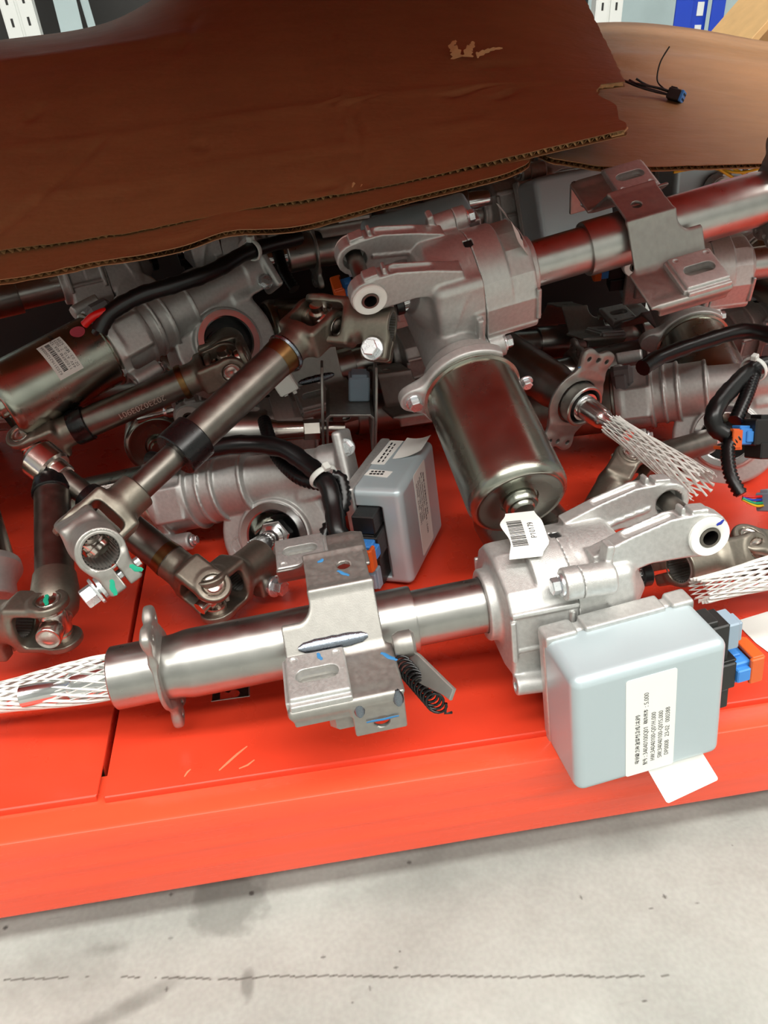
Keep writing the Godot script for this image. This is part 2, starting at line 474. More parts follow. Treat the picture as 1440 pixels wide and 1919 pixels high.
func sdf_gear_housing() -> Sdf:   # gear case body with the two hinge arms
	var s := sdf(V(54, -94, -96), V(180, 74, 66), 1.7)
	s.cyl(V(40, 0, 0), V(100, 0, 0), 46, 0, 0, 5).cone(V(84, 2, 0), V(112, 14, 0), 46, 24, 0, 5)
	s.box(V(74, 2, 0), V(27.5, 34, 43.5), 9, 0, 5)
	s.box(V(84, -24, 4), V(16, 22, 38), 6, 0, 3)
	s.cyl(V(88, -42, 44), V(88, -42, -80), 30, 0, 4, 3)
	s.cyl(V(88, -42, -79), V(88, -42, -90), 47, 0, 2, 2)
	s.cyl(V(140, -34, -80), V(140, -34, -90), 13, 0, 14, 1.5).cyl(V(37, -50, -80), V(37, -50, -90), 13, 0, 14, 1.5)
	s.cyl(V(88, -42, -60), V(88, -42, -80), 36, 0, 8, 2)
	var hx := 155.0; var hy := 44.0
	var arm := PackedVector2Array([V2(72, 44), V2(72, 6), V2(92, 24), V2(115, 29.5), V2(140, 28.5), V2(hx - 2, hy - 16.5)])
	for i in 9: arm.append(V2(hx + 16.5 * cos(-PI / 2 + PI * i / 8), hy + 16.5 * sin(-PI / 2 + PI * i / 8)))
	arm.append_array([V2(146, 61.5), V2(128, 61.5), V2(100, 54)])
	s.box(V(94, 18, 0), V(12, 20, 30), 6, 0, 8)
	for z in [-27.0, 27.0]:
		s.plate(T(V(0, 0, z)), arm, 7.5, 1.5, 0, 3)
		s.box(V(114, 60.5, z), V(19, 6, 4.2), 2.5, 1, 2, V(0, 0, 13))
		s.box(V(150, 61, z), V(6.5, 3.2, 6), 1, 0, 1, V(0, 0, -6)).box(V(138, 63, z), V(1.6, 4.5, 5), 1, 0, 1)
		s.box(V(116, 38, z - signf(z) * 6), V(24, 1.6, 3), 1, 0, 2, V(0, 0, 12))
	s.cyl(V(hx, hy, -50), V(hx, hy, 50), 10.5, 1, 0.6)
	s.cyl(V(50, 35, 46), V(81, 33, 46), 11.5, 0, 3, 3).box(V(79, 42, 38), V(3, 14, 6), 1.5, 0, 2, V(0, 0, -8))
	s.cyl(V(50, -40, -46), V(67, -40, -46), 11, 0, 3).box(V(64, -24, -47), V(3, 24, 6), 1.5, 0, 2)
	s.cap(V(58, 4, -43), V(66, 3, -44), 3.4, 0, 1.5)
	s.box(V(58, 46, -3), V(4, 8, 4), 0.6, 1, 0.6)
	s.box(V(47, 0, 0), V(10, 90, 90), 0.2, 1)
	return s

func sdf_housing_cover() -> Sdf:
	var s := sdf(V(-3, -74, -62), V(58, 56, 66), 1.6)
	var px := Transform3D(Basis(V(0, 0, 1), V(0, 1, 0), V(-1, 0, 0)), V(38, 0, 0))   # polygon x -> Z, y -> Y, extruded along X
	var sec := PackedVector2Array([V2(-46, -30), V2(-30, -40), V2(20, -44), V2(42, -38), V2(46, -10), V2(46, 17), V2(36, 29), V2(2, 41), V2(-20, 40), V2(-38, 26), V2(-48, 4)])
	s.plate(px, sec, 30, 3.5, 0, 0)
	s.cyl(V(31, 0, 0), V(64, 0, 0), 46.5, 0, 2, 2)
	s.cyl(V(-1, 0, 0), V(12, 0, 0), 27, 0, 5, 2)
	s.box(V(2, 52, 10), V(18, 14, 60), 1, 1, 4, V(0, 0, 28))
	for y in [10.0, -19.0]: s.box(V(34, y, 0), V(25.4, 2.0, 47.6), 1.4, 0, 1.5, V(-8, 0, 0))
	s.box(V(9, -4, 46.5), V(2.2, 17, 2), 1.2, 0, 1.5).box(V(52, -4, 46.0), V(2.0, 17, 2.4), 1.2, 0, 1.5).box(V(9, -4, -47), V(2.2, 17, 2), 1.2, 0, 1.5)
	s.cyl(V(45, 35, 46), V(64, 35, 46), 11.5, 0, 3, 1).cyl(V(42, -40, -46), V(64, -40, -46), 11, 0, 3, 1)
	s.box(V(34, -44, 34), V(20, 8, 12), 3, 0, 5)
	s.cyl(V(8, -42, 46), V(50, -46, 46), 7, 0, 3)
	s.cyl(V(4, -42, 46), V(30, -44, 46), 3.4, 1)
	s.box(V(58, 46, -3), V(4, 8, 4), 0.6, 1, 0.6)
	s.cyl(V(-5, 0, 0), V(6, 0, 0), 21, 1, 0.5)
	s.box(V(67, 0, 0), V(10, 90, 90), 0.2, 1)
	return s

func sdf_bracket() -> Sdf:   # bent sheet mounting bracket
	var s := sdf(V(-164, -44, -100), V(-78, 36, 102), 1.3)
	s.box(V(-114, 29, 0), V(22, 1.6, 21), 1, 0)
	for g in [-1.0, 1.0]:
		s.box(V(-124, 12.5, 34.0 * g), V(33, 1.6, 22.5), 1, 0, 5, V(51 * g, 0, 0))
		s.box(V(-122, -5.5, 70 * g), V(36, 1.6, 23), 1, 0, 5)
		s.box(V(-126, -12, 91 * g), V(31, 6, 1.8), 1, 0, 10)
		s.box(V(-156, 32, 22 * g), V(20, 17, 30), 10, 1, 2)
	s.box(V(-104, -23, 91.5), V(17, 15, 1.8), 1.2, 0, 2, V(6, 0, 0))
	s.cyl(V(-103, -28, 80), V(-103, -28, 100), 5.2, 1)
	s.cyl(V(-108, 20, -2), V(-108, 40, -2), 4.6, 1)
	s.box(V(-84, -12, 78), V(3, 3, 8), 1, 1)
	return s

func sdf_capsule() -> Sdf:
	var s := sdf(V(-24, -8, -25), V(24, 10, 25), 1.1)
	s.box(V(0, 0, 0), V(19.5, 5.5, 20), 1.8)
	s.box(V(0, 0, 21.5), V(19.5, 2.6, 2.5), 1, 0, 1).box(V(-19.5, -1.5, 0), V(2.5, 4, 20), 1, 0, 1)
	s.cap(V(-8, 8, 1), V(8, 8, 1), 6.3, 1, 0.5).cap(V(-8, 3, 1), V(8, 3, 1), 6.0, 1, 0.5).cap(V(-8, -3, 1), V(8, -3, 1), 6.0, 1, 0.5)
	for x in [-14.0, 14.0]: s.cyl(V(x, 4.5, -15), V(x, 8, -15), 2.4, 1)
	return s

func sdf_yoke(arm := 13.0, gap := 14.5, base := -26.0, socket := -52.0) -> Sdf:   # welded joint yoke; the cross sits at the origin, pins along Y
	var s := sdf(V(socket - 3, -24, -20), V(19, 24, 20), 1.25)
	s.cyl(V(0, -21, 0), V(0, 21, 0), 15, 0, 0, 2)
	s.box(V(base * 0.5 - 2, 0, 0), V(-base * 0.5 + 4, 21, 14.5), 4, 0, 3)
	s.cyl(V(socket, 0, 0), V(base + 4, 0, 0), 15.5, 0, 7, 1.5)
	s.box(V(0, 0, 0), V(-base - 3, gap, 22), 5, 1, 1.5)
	s.box(V(20, 0, 0), V(14, gap, 22), 1, 1, 1)
	for y in [-21.0, 21.0]: s.cyl(V(0, y - 1.4, 0), V(0, y + 1.4, 0), 9.6, 1, 0.4, 0.2)
	return s

func sdf_clamp_yoke() -> Sdf:   # yoke with a splined clamp bore; joint at the origin, bore along X towards -X
	var s := sdf(V(-76, -34, -24), V(19, 24, 22), 1.25)
	s.cyl(V(0, -21, 0), V(0, 21, 0), 15, 0, 0, 2)
	s.box(V(-16, 0, 0), V(17, 21, 14.5), 4, 0, 3)
	s.cyl(V(-68, 0, 0), V(-28, 0, 0), 17, 0, 8, 1.2)
	s.box(V(-57, -19, 0), V(12, 12, 13), 3, 0, 5)
	s.box(V(0, 0, 0), V(25, 14.5, 24), 5, 1, 1.5).box(V(20, 0, 0), V(14, 14.5, 24), 1, 1, 1)
	s.cyl(V(-80, 0, 0), V(-20, 0, 0), 12.0, 1, 0.4)
	s.box(V(-60, -22, 1), V(20, 16, 1.6), 0.3, 1)
	s.cyl(V(-57, -23, -30), V(-57, -23, 30), 4, 1)
	for y in [-21.0, 21.0]: s.cyl(V(0, y - 1.4, 0), V(0, y + 1.4, 0), 9.6, 1, 0.4, 0.2)
	return s

func sdf_worm_housing() -> Sdf:   # gear case seen from the output side, ribbed worm tube along Z
	var s := sdf(V(-52, -112, -120), V(36, 66, 96), 1.9)
	s.cyl(V(-46, 0, 0), V(-4, 0, 0), 58, 0, 0, 4)
	s.box(V(-22, -34, 12), V(17, 40, 44), 8, 0, 6)
	s.cyl(V(-8, 0, 0), V(2, 0, 0), 38, 0, 2, 2)
	var y := -57.0
	s.cyl(V(-16, y, -112), V(-16, y, -74), 37, 0, 3, 3).cyl(V(-16, y, -78), V(-16, y, -46), 34, 0, 2, 3).cyl(V(-16, y, -50), V(-16, y, -16), 31, 0, 2, 3)
	s.cone(V(-16, y, -20), V(-16, y, 74), 25, 18, 0, 3).cyl(V(-16, y, 60), V(-16, y, 84), 21, 0, 4, 2)
	for q in [V2(-77, 39), V2(-63, 36), V2(-48, 35.5), V2(-18, 32.5)]: s.cyl(V(-16, y, q.x), V(-16, y, q.x + 3.5), q.y, 0, 1.5, 1)
	s.cyl(V(-16, y, -115), V(-16, y, -106), 41, 0, 2, 1.5)
	for e in [V(10, -12, 0), V(-44, -106, 0)]:
		s.cyl(e + V(0, 0, -114), e + V(0, 0, -84), 9, 0, 7, 1.5)
	s.box(V(19, -52, -94), V(5, 18, 17), 3, 0, 5)
	s.box(V(-10, -56, 87), V(19, 33, 5), 4, 0, 4).box(V(-6, -50, 60), V(4, 20, 28), 2, 0, 5)
	s.cyl(V(-30, 0, 0), V(10, 0, 0), 27, 1, 0.5)
	s.cyl(V(10, -12, -118), V(10, -12, -80), 3, 1)
	return s

func sdf_flange() -> Sdf:   # oval end flange with two ears, along X
	var s := sdf(V(-6, -52, -36), V(6, 52, 36), 1.1)
	s.cyl(V(-1.7, 0, 0), V(1.7, 0, 0), 30, 0, 0, 0.8)
	for g in [-1.0, 1.0]:
		s.box(V(0, 34.0 * g, 3.0 * g), V(1.7, 11, 17), 0.8, 0, 9)
		s.cyl(V(-1.7, 42.0 * g, 13.0 * g), V(1.7, 42.0 * g, 13.0 * g), 6, 0, 9, 0.8).cyl(V(-1.7, 42.0 * g, -9.0 * g), V(1.7, 42.0 * g, -9.0 * g), 6, 0, 9, 0.8)
		for z in [-9.0, 3.0, 13.0]: s.cyl(V(-5, 40.0 * g, z * g), V(5, 40.0 * g, z * g), 2.2, 1)
	s.cyl(V(-8, 0, 0), V(8, 0, 0), 20.5, 1)
	return s

func sdf_control_cover() -> Sdf:
	var s := sdf(V(-58, -56, -26), V(58, 56, 30), 1.8)
	s.box(V(0, 0, -4), V(53.5, 51, 29.5), 7)
	s.box(V(0, 0, -36), V(70, 70, 16), 0.5, 1)
	s.box(V(52, 4, -8), V(6, 38, 13), 1.5, 1, 0.6)
	return s

func sdf_control_base() -> Sdf:
	var s := sdf(V(-58, -56, -36), V(58, 58, -14), 1.5)
	s.box(V(0, 0, -25), V(54, 51.6, 5.2), 2.5)
	s.box(V(-42, 49, -24), V(11.5, 5, 8), 2, 0, 2).box(V(4, 49, -24), V(29, 5.4, 8), 1.5, 0, 2).box(V(46, 49, -24), V(8, 5, 8), 2, 0, 2)
	s.box(V(0, 0, -31), V(40, 40, 3), 2, 0, 1)
	s.cyl(V(-44, -44, -40), V(-44, -44, -10), 3, 1).cyl(V(46, 44, -40), V(46, 44, -26), 3, 1)
	return s

func V2(x: float, y: float) -> Vector2: return Vector2(x, y)

func build_shapes() -> void:
	var jobs := {
		"gear_housing": sdf_gear_housing(), "worm_housing": sdf_worm_housing(), "housing_cover": sdf_housing_cover(), "bracket": sdf_bracket(),
		"yoke": sdf_yoke(), "clamp_yoke": sdf_clamp_yoke(), "control_cover": sdf_control_cover(), "control_base": sdf_control_base(),
		"flange": sdf_flange(), "capsule": sdf_capsule(),
	}
	var keys := jobs.keys()
	var id := WorkerThreadPool.add_group_task(func(i: int) -> void: jobs[keys[i]].run(), keys.size())
	WorkerThreadPool.wait_for_group_task_completion(id)
	for k in keys: CM[k] = jobs[k].mesh()

# ---------------------------------------------------------------- turned and bent shapes (shared)
func shared(key: String, make: Callable) -> Mesh:
	if not CM.has(key):
		var mb := MB.new(); make.call(mb); CM[key] = mb.mesh()
	return CM[key]

func P(a: Array) -> Array:   # flat list of x, r pairs
	var o := []
	for i in range(0, a.size(), 2): o.append(Vector2(a[i], a[i + 1]))
	return o

func column_tube_mesh() -> Mesh:
	return shared("column_tube", func(mb: MB) -> void:
		mb.lathe(Transform3D(), P([-244, 0, -244, 18.5, -270, 18.5, -271.5, 19.5, -271.5, 21.6, -270.5, 22.6, -232, 22.6, -226, 23, -219, 24.3, -214, 24.6, -54, 24.6, -52.5, 24.0, -52.5, 20.6, 6, 20.6]), 64))

func motor_mesh() -> Mesh:   # along +X from the flange
	return shared("motor", func(mb: MB) -> void:
		mb.lathe(Transform3D(), P([0, 0, 0, 43.5, 1.5, 44.5, 3.5, 44.5, 4.5, 42, 118, 42, 122, 41.6, 126, 40, 128.5, 37.5, 129, 36, 128.4, 34, 126.8, 30, 126, 24, 126, 16.5, 124.5, 15.5, 124.5, 14.2, 132, 13.8, 133.5, 12.5, 133.5, 10.2, 135.5, 9.8, 137, 8.5, 137, 0]), 72))

func cross_mesh() -> Mesh:
	return shared("cross", func(mb: MB) -> void:
		mb.lathe(T(V(0, 0, 0), V(0, 0, 90)), P([-17, 0, -17, 6.6, -10, 6.6, -10, 9, -8, 10, 8, 10, 10, 9, 10, 6.6, 17, 6.6, 17, 0]), 28)
		mb.lathe(T(V(0, 0, 0), V(0, 90, 0)), P([-17, 0, -17, 6, -10, 6, -10, 8, -8, 9, 8, 9, 10, 8, 10, 6, 17, 6, 17, 0]), 28))

func cup_mesh() -> Mesh:   # bearing cup in a yoke ear, axis X
	return shared("cup", func(mb: MB) -> void:
		mb.lathe(Transform3D(), P([10, 0, 10, 9.3, 20.2, 9.3, 21, 8.6, 20.4, 7.4, 20.0, 5.8, 20.5, 4.6, 20.5, 0]), 32))

func bolt_mesh(r: float, h: float) -> Mesh:
	return shared("bolt%d_%d" % [int(r * 10), int(h * 10)], func(mb: MB) -> void: mb.hexbolt(Transform3D(), r, h))

func pin_pair(parent: Node, xf: Transform3D) -> void:   # the cross and its four bearing cups
	node("universal_cross", CM.get("cross", cross_mesh()), M.bearing, parent, xf)

func add_cups(parent: Node, xf: Transform3D) -> void:
	node("bearing_cup", cup_mesh(), M.bearing, parent, xf * T(Vector3.ZERO, V(0, 0, 90)))
	node("bearing_cup", cup_mesh(), M.bearing, parent, xf * T(Vector3.ZERO, V(0, 0, -90)))

func paint(parent: Node, called: String, a: Vector3, b: Vector3, n: Vector3, w: float, m: Material, thick := 0.25) -> void:   # a paint-pen stroke on a surface (metres)
	var mb := MB.new()
	var pts := PackedVector3Array(); var rad := PackedFloat32Array()
	for i in 7:
		var t := i / 6.0
		pts.append((a.lerp(b, t)) / U + n.cross(b - a).normalized() * sin(t * 9.0) * w * 0.25); rad.append(w * (0.6 + 0.4 * sin(t * PI)))
	mb.sweep(pts, rad, 8, 1.0, thick / w, n)
	node(called, mb.mesh(), m, parent)

func net_sleeve(called: String, label: String, xf: Transform3D, length: float, r0: float, r1: float, squash: float, seed_: int, group := "plastic net sleeves on splined shafts") -> void:
	rng.seed = seed_
	var mb := MB.new()
	var n := 17
	for fam in [-1.0, 1.0]:
		for k in n:
			var pts := PackedVector3Array(); var rad := PackedFloat32Array()
			var fray := rng.randf_range(-4, 4)
			for i in 25:
				var t := i / 24.0
				var a: float = TAU * k / n + fam * t * length / 62.0
				var r: float = lerpf(r0, r1, smoothstep(0.1, 0.95, t)) + fam * 0.35
				if t > 0.94 or t < 0.04: r += rng.randf_range(-0.6, 0.9)
				pts.append(V(t * (length + fray), r * cos(a) * squash, r * sin(a))); rad.append(1.15)
			mb.sweep(pts, rad, 6, 1.0, 0.4, (pts[1] - pts[0]).cross(V(0, pts[0].y, pts[0].z)))
	tag(node(called, mb.mesh(), M.net, self, xf), label, "sleeve", group)

# ---------------------------------------------------------------- lettering on the control unit label: Chinese characters drawn as strokes on a 9 x 9 grid
const HAN := {
	"电": "1888831318 1585 59528192", "动": "1848 0646 261353 4433 5686837170 797530", "助": "17114107 1848 4842 1545 1343 0152 57878270 697440", "力": "17878160 59553010",
	"转": "1747 371444 0343 2920 5787 4595 67638261 6352", "向": "4938 17871070 17878071 3565623235", "管": "2817 1848 6857 5888 15168685 2420 24747121 2272", "柱": "0747 2920 2704 2745 7978 5797 5494 7770 5090",
	"总": "2938 6958 27777424 2747 1211 32304062 5352 8271", "成": "1787 171300 1545 154441 59718092 857250 7978", "有": "0787 593401 3430 34747081 3272", "刷": "18585515 181200 2442 3420 7873 98908 0",
	"型": "1848 1545 3834 2822 6865 8884 2373 5450 1090", "号": "2868652528 0585 35337370 7050", "软": "1747 371444 0343 2920 6957 57977765 7650 6693 6690", "件": "2906 1610 5946 4686 3393 6860",
	"版": "181300 3936 1545 5898 585340 56865 0 5690", "本": "0787 4940 4702 4782 3161", "（": "3923 2330", "）": "0923 2300",
}

func han(mb: MB, s: String, at_: Vector3, size: float) -> float:   # text along +Y, glyph tops towards -X; returns the advance
	var y := at_.y
	for ch in s:
		if HAN.has(ch):
			for stroke in HAN[ch].split(" ", false):
				var pts: Array[Vector2] = []
				for i in range(0, stroke.length() - 1, 2): pts.append(Vector2(stroke[i].to_int(), stroke[i + 1].to_int()) / 9.0 * size)
				for i in pts.size() - 1:
					var a := V(at_.x - pts[i].y, y + pts[i].x, at_.z); var b := V(at_.x - pts[i + 1].y, y + pts[i + 1].x, at_.z)
					var d := (b - a).length()
					if d < 0.01: continue
					mb.box(T((a + b) * 0.5, V(0, 0, rad_to_deg(atan2(b.y - a.y, b.x - a.x)))), V(d * 0.5 + 0.1, 0.16, 0.05), 0.01)
		y += size * (0.62 if ch in "（）" else 1.12)
	return y - at_.y

func unit_label(parent: Node, serial: String) -> void:
	var w := MB.new()
	w.prism(T(V(-0.3, -3, 25.7)), MB.rrect(17.6, 44, 2), 0.12)
	var l := node("information_label", w.mesh(), M.paper, parent)
	var ink := MB.new()
	var z := 25.86
	han(ink, "电动助力转向管柱总成（有刷）", V(-8.0, -37, z), 3.2)
	han(ink, "型号", V(-2.5, -40, z), 3.0)
	han(ink, "软件版本", V(-2.5, -1, z), 3.0)
	node("printed_characters", ink.mesh(), M.ink, parent)
	var r := V(0, 0, 90)
	text("printed_text", ": 34040100Q01", 3.1, M.ink, parent, TM(V(-3.7, -32.5, z), r))
	text("printed_text", ": S.000", 3.1, M.ink, parent, TM(V(-3.7, 14, z), r))
	text("printed_text", "HW:34040100-Q01H.000", 3.0, M.ink, parent, TM(V(1.7, -38, z), r))
	text("printed_text", "SW:34040100-Q01S.000", 3.0, M.ink, parent, TM(V(6.8, -37, z), r))
	text("printed_text", "DP0008   23-02   " + serial, 3.0, M.ink, parent, TM(V(11.7, -36, z), r))

# electronic control unit as a part of a column: everything inside is a sub-part
func control_unit(parent: Node, xf: Transform3D, detail := true, serial := "000388", plugs := true) -> Node3D:
	var u := Node3D.new(); u.name = "control_unit"; parent.add_child(u); u.transform = xf
	node("unit_cover", CM.control_cover, M.ecu, u)
	node("base_plate", CM.control_base, M.cast, u)
	node("connector_block", shared("ecu_block", func(mb: MB) -> void:
		mb.box(T(V(58, 25, -8)), V(12, 16, 10), 1); mb.box(T(V(60, -3, -6)), V(15, 11.5, 11.5), 1); mb.box(T(V(59, -25, -7)), V(13, 9, 10.5), 1)
		mb.box(T(V(58, 42, -8)), V(4, 3, 8), 0.6); mb.box(T(V(70, 8.6, -6)), V(6, 1, 9), 0.4); mb.box(T(V(66, -14.5, -6)), V(7, 1.4, 8), 0.4)), M.plasticblack, u)
	if detail:
		unit_label(u, serial)
	if plugs:
		node("blue_plug", shared("plugb", func(mb: MB) -> void:
			mb.box(T(V(78, -4, -6)), V(9, 9, 9.5), 1); mb.box(T(V(80, -4, 5)), V(5, 5.5, 2.5), 0.8); mb.box(T(V(85, -13, -6)), V(4, 1.6, 5), 0.6); mb.box(T(V(77, 6, -6)), V(6, 1.2, 3), 0.5)), M.blueplug, u)
		node("orange_lock", shared("plugo", func(mb: MB) -> void:
			mb.box(T(V(90, -3, 5.5)), V(5, 11, 1.6), 0.8); mb.box(T(V(90, -3, -16)), V(5, 11, 1.6), 0.8); mb.box(T(V(94.5, -3, -5)), V(1.6, 11, 11), 0.8); mb.box(T(V(91, 7.4, -5)), V(4.5, 1.5, 10.5), 0.6)), M.orangeplug, u)
		node("grey_plug", shared("plugg", func(mb: MB) -> void:
			mb.box(T(V(73, 29, -7)), V(4.5, 11, 9), 1); mb.box(T(V(78, 30, -6)), V(2.6, 8, 6), 0.8)), M.greyplug, u)
	return u

# ---------------------------------------------------------------- a whole power steering column; tube along X (left = wheel end), hinge arms on the right, motor towards -Z
func make_column(label: String, xf: Transform3D, o := {}) -> Node3D:
	var t := thing("power_steering_unit", label, "steering unit", xf, o.get("group", ""))
	node("jacket_tube", column_tube_mesh(), M.tube, t)
	node("mounting_flange", CM.flange, M.plate, t, TM(V(o.get("flange_x", -236.0), 0, 0), V(o.get("flange_roll", 8.0), 0, 0)).scaled_local(Vector3(1.0, o.get("flange_size", 1.0), o.get("flange_size", 1.0))))
	if o.get("bracket", true):
		var b := node("mounting_bracket", CM.bracket, M.plate, t, TM(V(11, o.get("rise", 26.0), 0), V(o.get("roll", 6.0), 0, 0)))
		for g in [-1.0, 1.0]:
			var c := node("slide_capsule", CM.capsule, M.cast, b, TM(V(-138, -1.5, 70 * g), V(0, 0 if g > 0 else 180, 0)))
			c.set_meta("label", "cast aluminium capsule with an oblong slot")
		node("weld_bead", shared("bead", func(mb: MB) -> void:
			var pts := PackedVector3Array(); var rad := PackedFloat32Array()
			for i in 13: pts.append(V(-148 + i * 3.9, 3.4, 44.4)); rad.append(4.6 * sqrt(maxf(0.08, 1.0 - pow(absf((i - 6) / 6.1), 4.0))) * (1 + 0.06 * sin(i * 2.4)))
			mb.sweep(pts, rad, 12, 1.0, 0.5, V(0, 0.7, 0.7))), M.heat, b)
		node("weld_bead", shared("spots", func(mb: MB) -> void:
			for p in [V(-116, -11, 94.5), V(-91, -8, 94.5)]:
				var pts := PackedVector3Array(); var rad := PackedFloat32Array()
				for i in 6: pts.append(p + V(0, 5 - i * 2.2, -2.0 + i * 0.5)); rad.append(3.6 * sqrt(maxf(0.1, 1.0 - pow((i - 2.5) / 2.7, 2.0))))
				mb.sweep(pts, rad, 10)), M.heat, b)
		if o.get("spring", false):
			node("tension_spring", shared("spring", func(mb: MB) -> void:
				var pts := PackedVector3Array(); var rad := PackedFloat32Array()
				for i in 180:
					var a := i * TAU / 15.0
					var c := V(-83, -8, 66).lerp(V(-66, -28, 88), i / 179.0)
					pts.append(c + V(0.7, 0.6, 0.1).normalized() * cos(a) * 6.2 + V(-0.35, 0.3, 0.88).normalized().cross(V(0.7, 0.6, 0.1)).normalized() * sin(a) * 6.2); rad.append(1.0)
				pts.append(V(-62, -33, 92)); rad.append(1.0); pts.append(V(-58, -31, 94)); rad.append(1.0)
				mb.sweep(pts, rad, 7)), M.blackring, b)
			node("release_lever", shared("lever", func(mb: MB) -> void:
				mb.prism(T(V(-76, -10, 64), V(-30, -62, 0)), PackedVector2Array([V2(-14, -8), V2(4, -10), V2(34, -4), V2(40, -4), V2(40, 4), V2(30, 5), V2(4, 8), V2(-14, 6)]), 1.6, 0.6)
				mb.lathe(T(V(-80, 0, 56), V(0, 0, 0)), P([-6, 0, -6, 7, -2, 9, 6, 9, 8, 7, 8, 0]), 24)), M.plate, b)
			node("clamp_box", shared("clampbox", func(mb: MB) -> void:
				mb.box(T(V(-112, -24, 74), V(8, 0, 0)), V(24, 14, 12), 4)), M.plate, b)
	node("housing_cover", CM.housing_cover, M.cast, t)
	var h := node("gear_housing", CM.gear_housing, M.cast, t)
	for g in [-1.0, 1.0]:
		node("bushing", shared("bushing", func(mb: MB) -> void:
			mb.lathe(Transform3D(), P([-4, 7.6, -4, 10.4, 0, 10.4, 0, 14.6, 2.4, 14.9, 3.6, 14.0, 3.6, 8.4, 3.0, 7.6, -4, 7.6]), 40)), M.bush, h, TM(V(155, 44, 34.6 * g), V(0, -90 * g, 0))).set_meta("label", "white plastic bushing")
	node("bush_sleeve", shared("bushsleeve", func(mb: MB) -> void:
		mb.lathe(Transform3D(), P([-38.6, 5.6, -38.6, 7.4, 38.6, 7.4, 38.6, 5.6, -38.6, 5.6]), 32)), M.shaft, h, TM(V(155, 44, 0), V(0, 90, 0)))
	node("bolt", bolt_mesh(6, 6), M.bolt, h, TM(V(45, 35, 46), V(0, 180, 0)))
	node("bolt", bolt_mesh(6, 6), M.bolt, h, TM(V(42, -40, -46), V(0, 180, 0)))
	node("sight_hole", shared("sight", func(mb: MB) -> void: mb.box(T(V(57.5, 44.5, -3)), V(3.4, 0.6, 3.8), 0.2)), M.hole, h)
	var mo := node("drive_motor", motor_mesh(), M.zinc, t, TM(V(88, -42, -90), V(0, 90, 0)))
	mo.set_meta("label", "zinc plated motor can")
	if o.get("motor_bolts", true):
		node("bolt", bolt_mesh(6.5, 6), M.bolt, mo, TM(V(0, 8, 52)))
		node("bolt", bolt_mesh(5, 5), M.bolt, mo, TM(V(0, -8, -51)))
		node("screw", bolt_mesh(3, 3), M.bolt, mo, TM(V(0, -38, 26)))
	node("output_shaft", shared("spline", func(mb: MB) -> void:
		mb.lathe(Transform3D(), P([90, 0, 90, 7.2, 104, 7.2, 104, 0]), 28)
		mb.lathe(Transform3D(), P([103, 0, 103, 8, 124, 8, 124, 0]), 8, 22, 1.1)), M.machined, t)
	node("shaft_seal", shared("seal", func(mb: MB) -> void: mb.lathe(Transform3D(), P([122, 0, 122, 9.4, 123, 10.4, 129, 10.4, 130, 9.4, 130, 0]), 32)), M.rubber, t)
	node("wheel_shaft", shared("wheel_shaft", func(mb: MB) -> void: mb.lathe(Transform3D(), P([-336, 0, -336, 7.8, -304, 8.0, -302, 9.6, -298, 11.0, -272, 12.8, -272, 15, -252, 16, -240, 16, -240, 0]), 36)), M.machined, t)
	if o.has("unit"): control_unit(t, o.unit, o.get("unit_label", true), o.get("serial", "000388"), o.get("plugs", true))
	return t

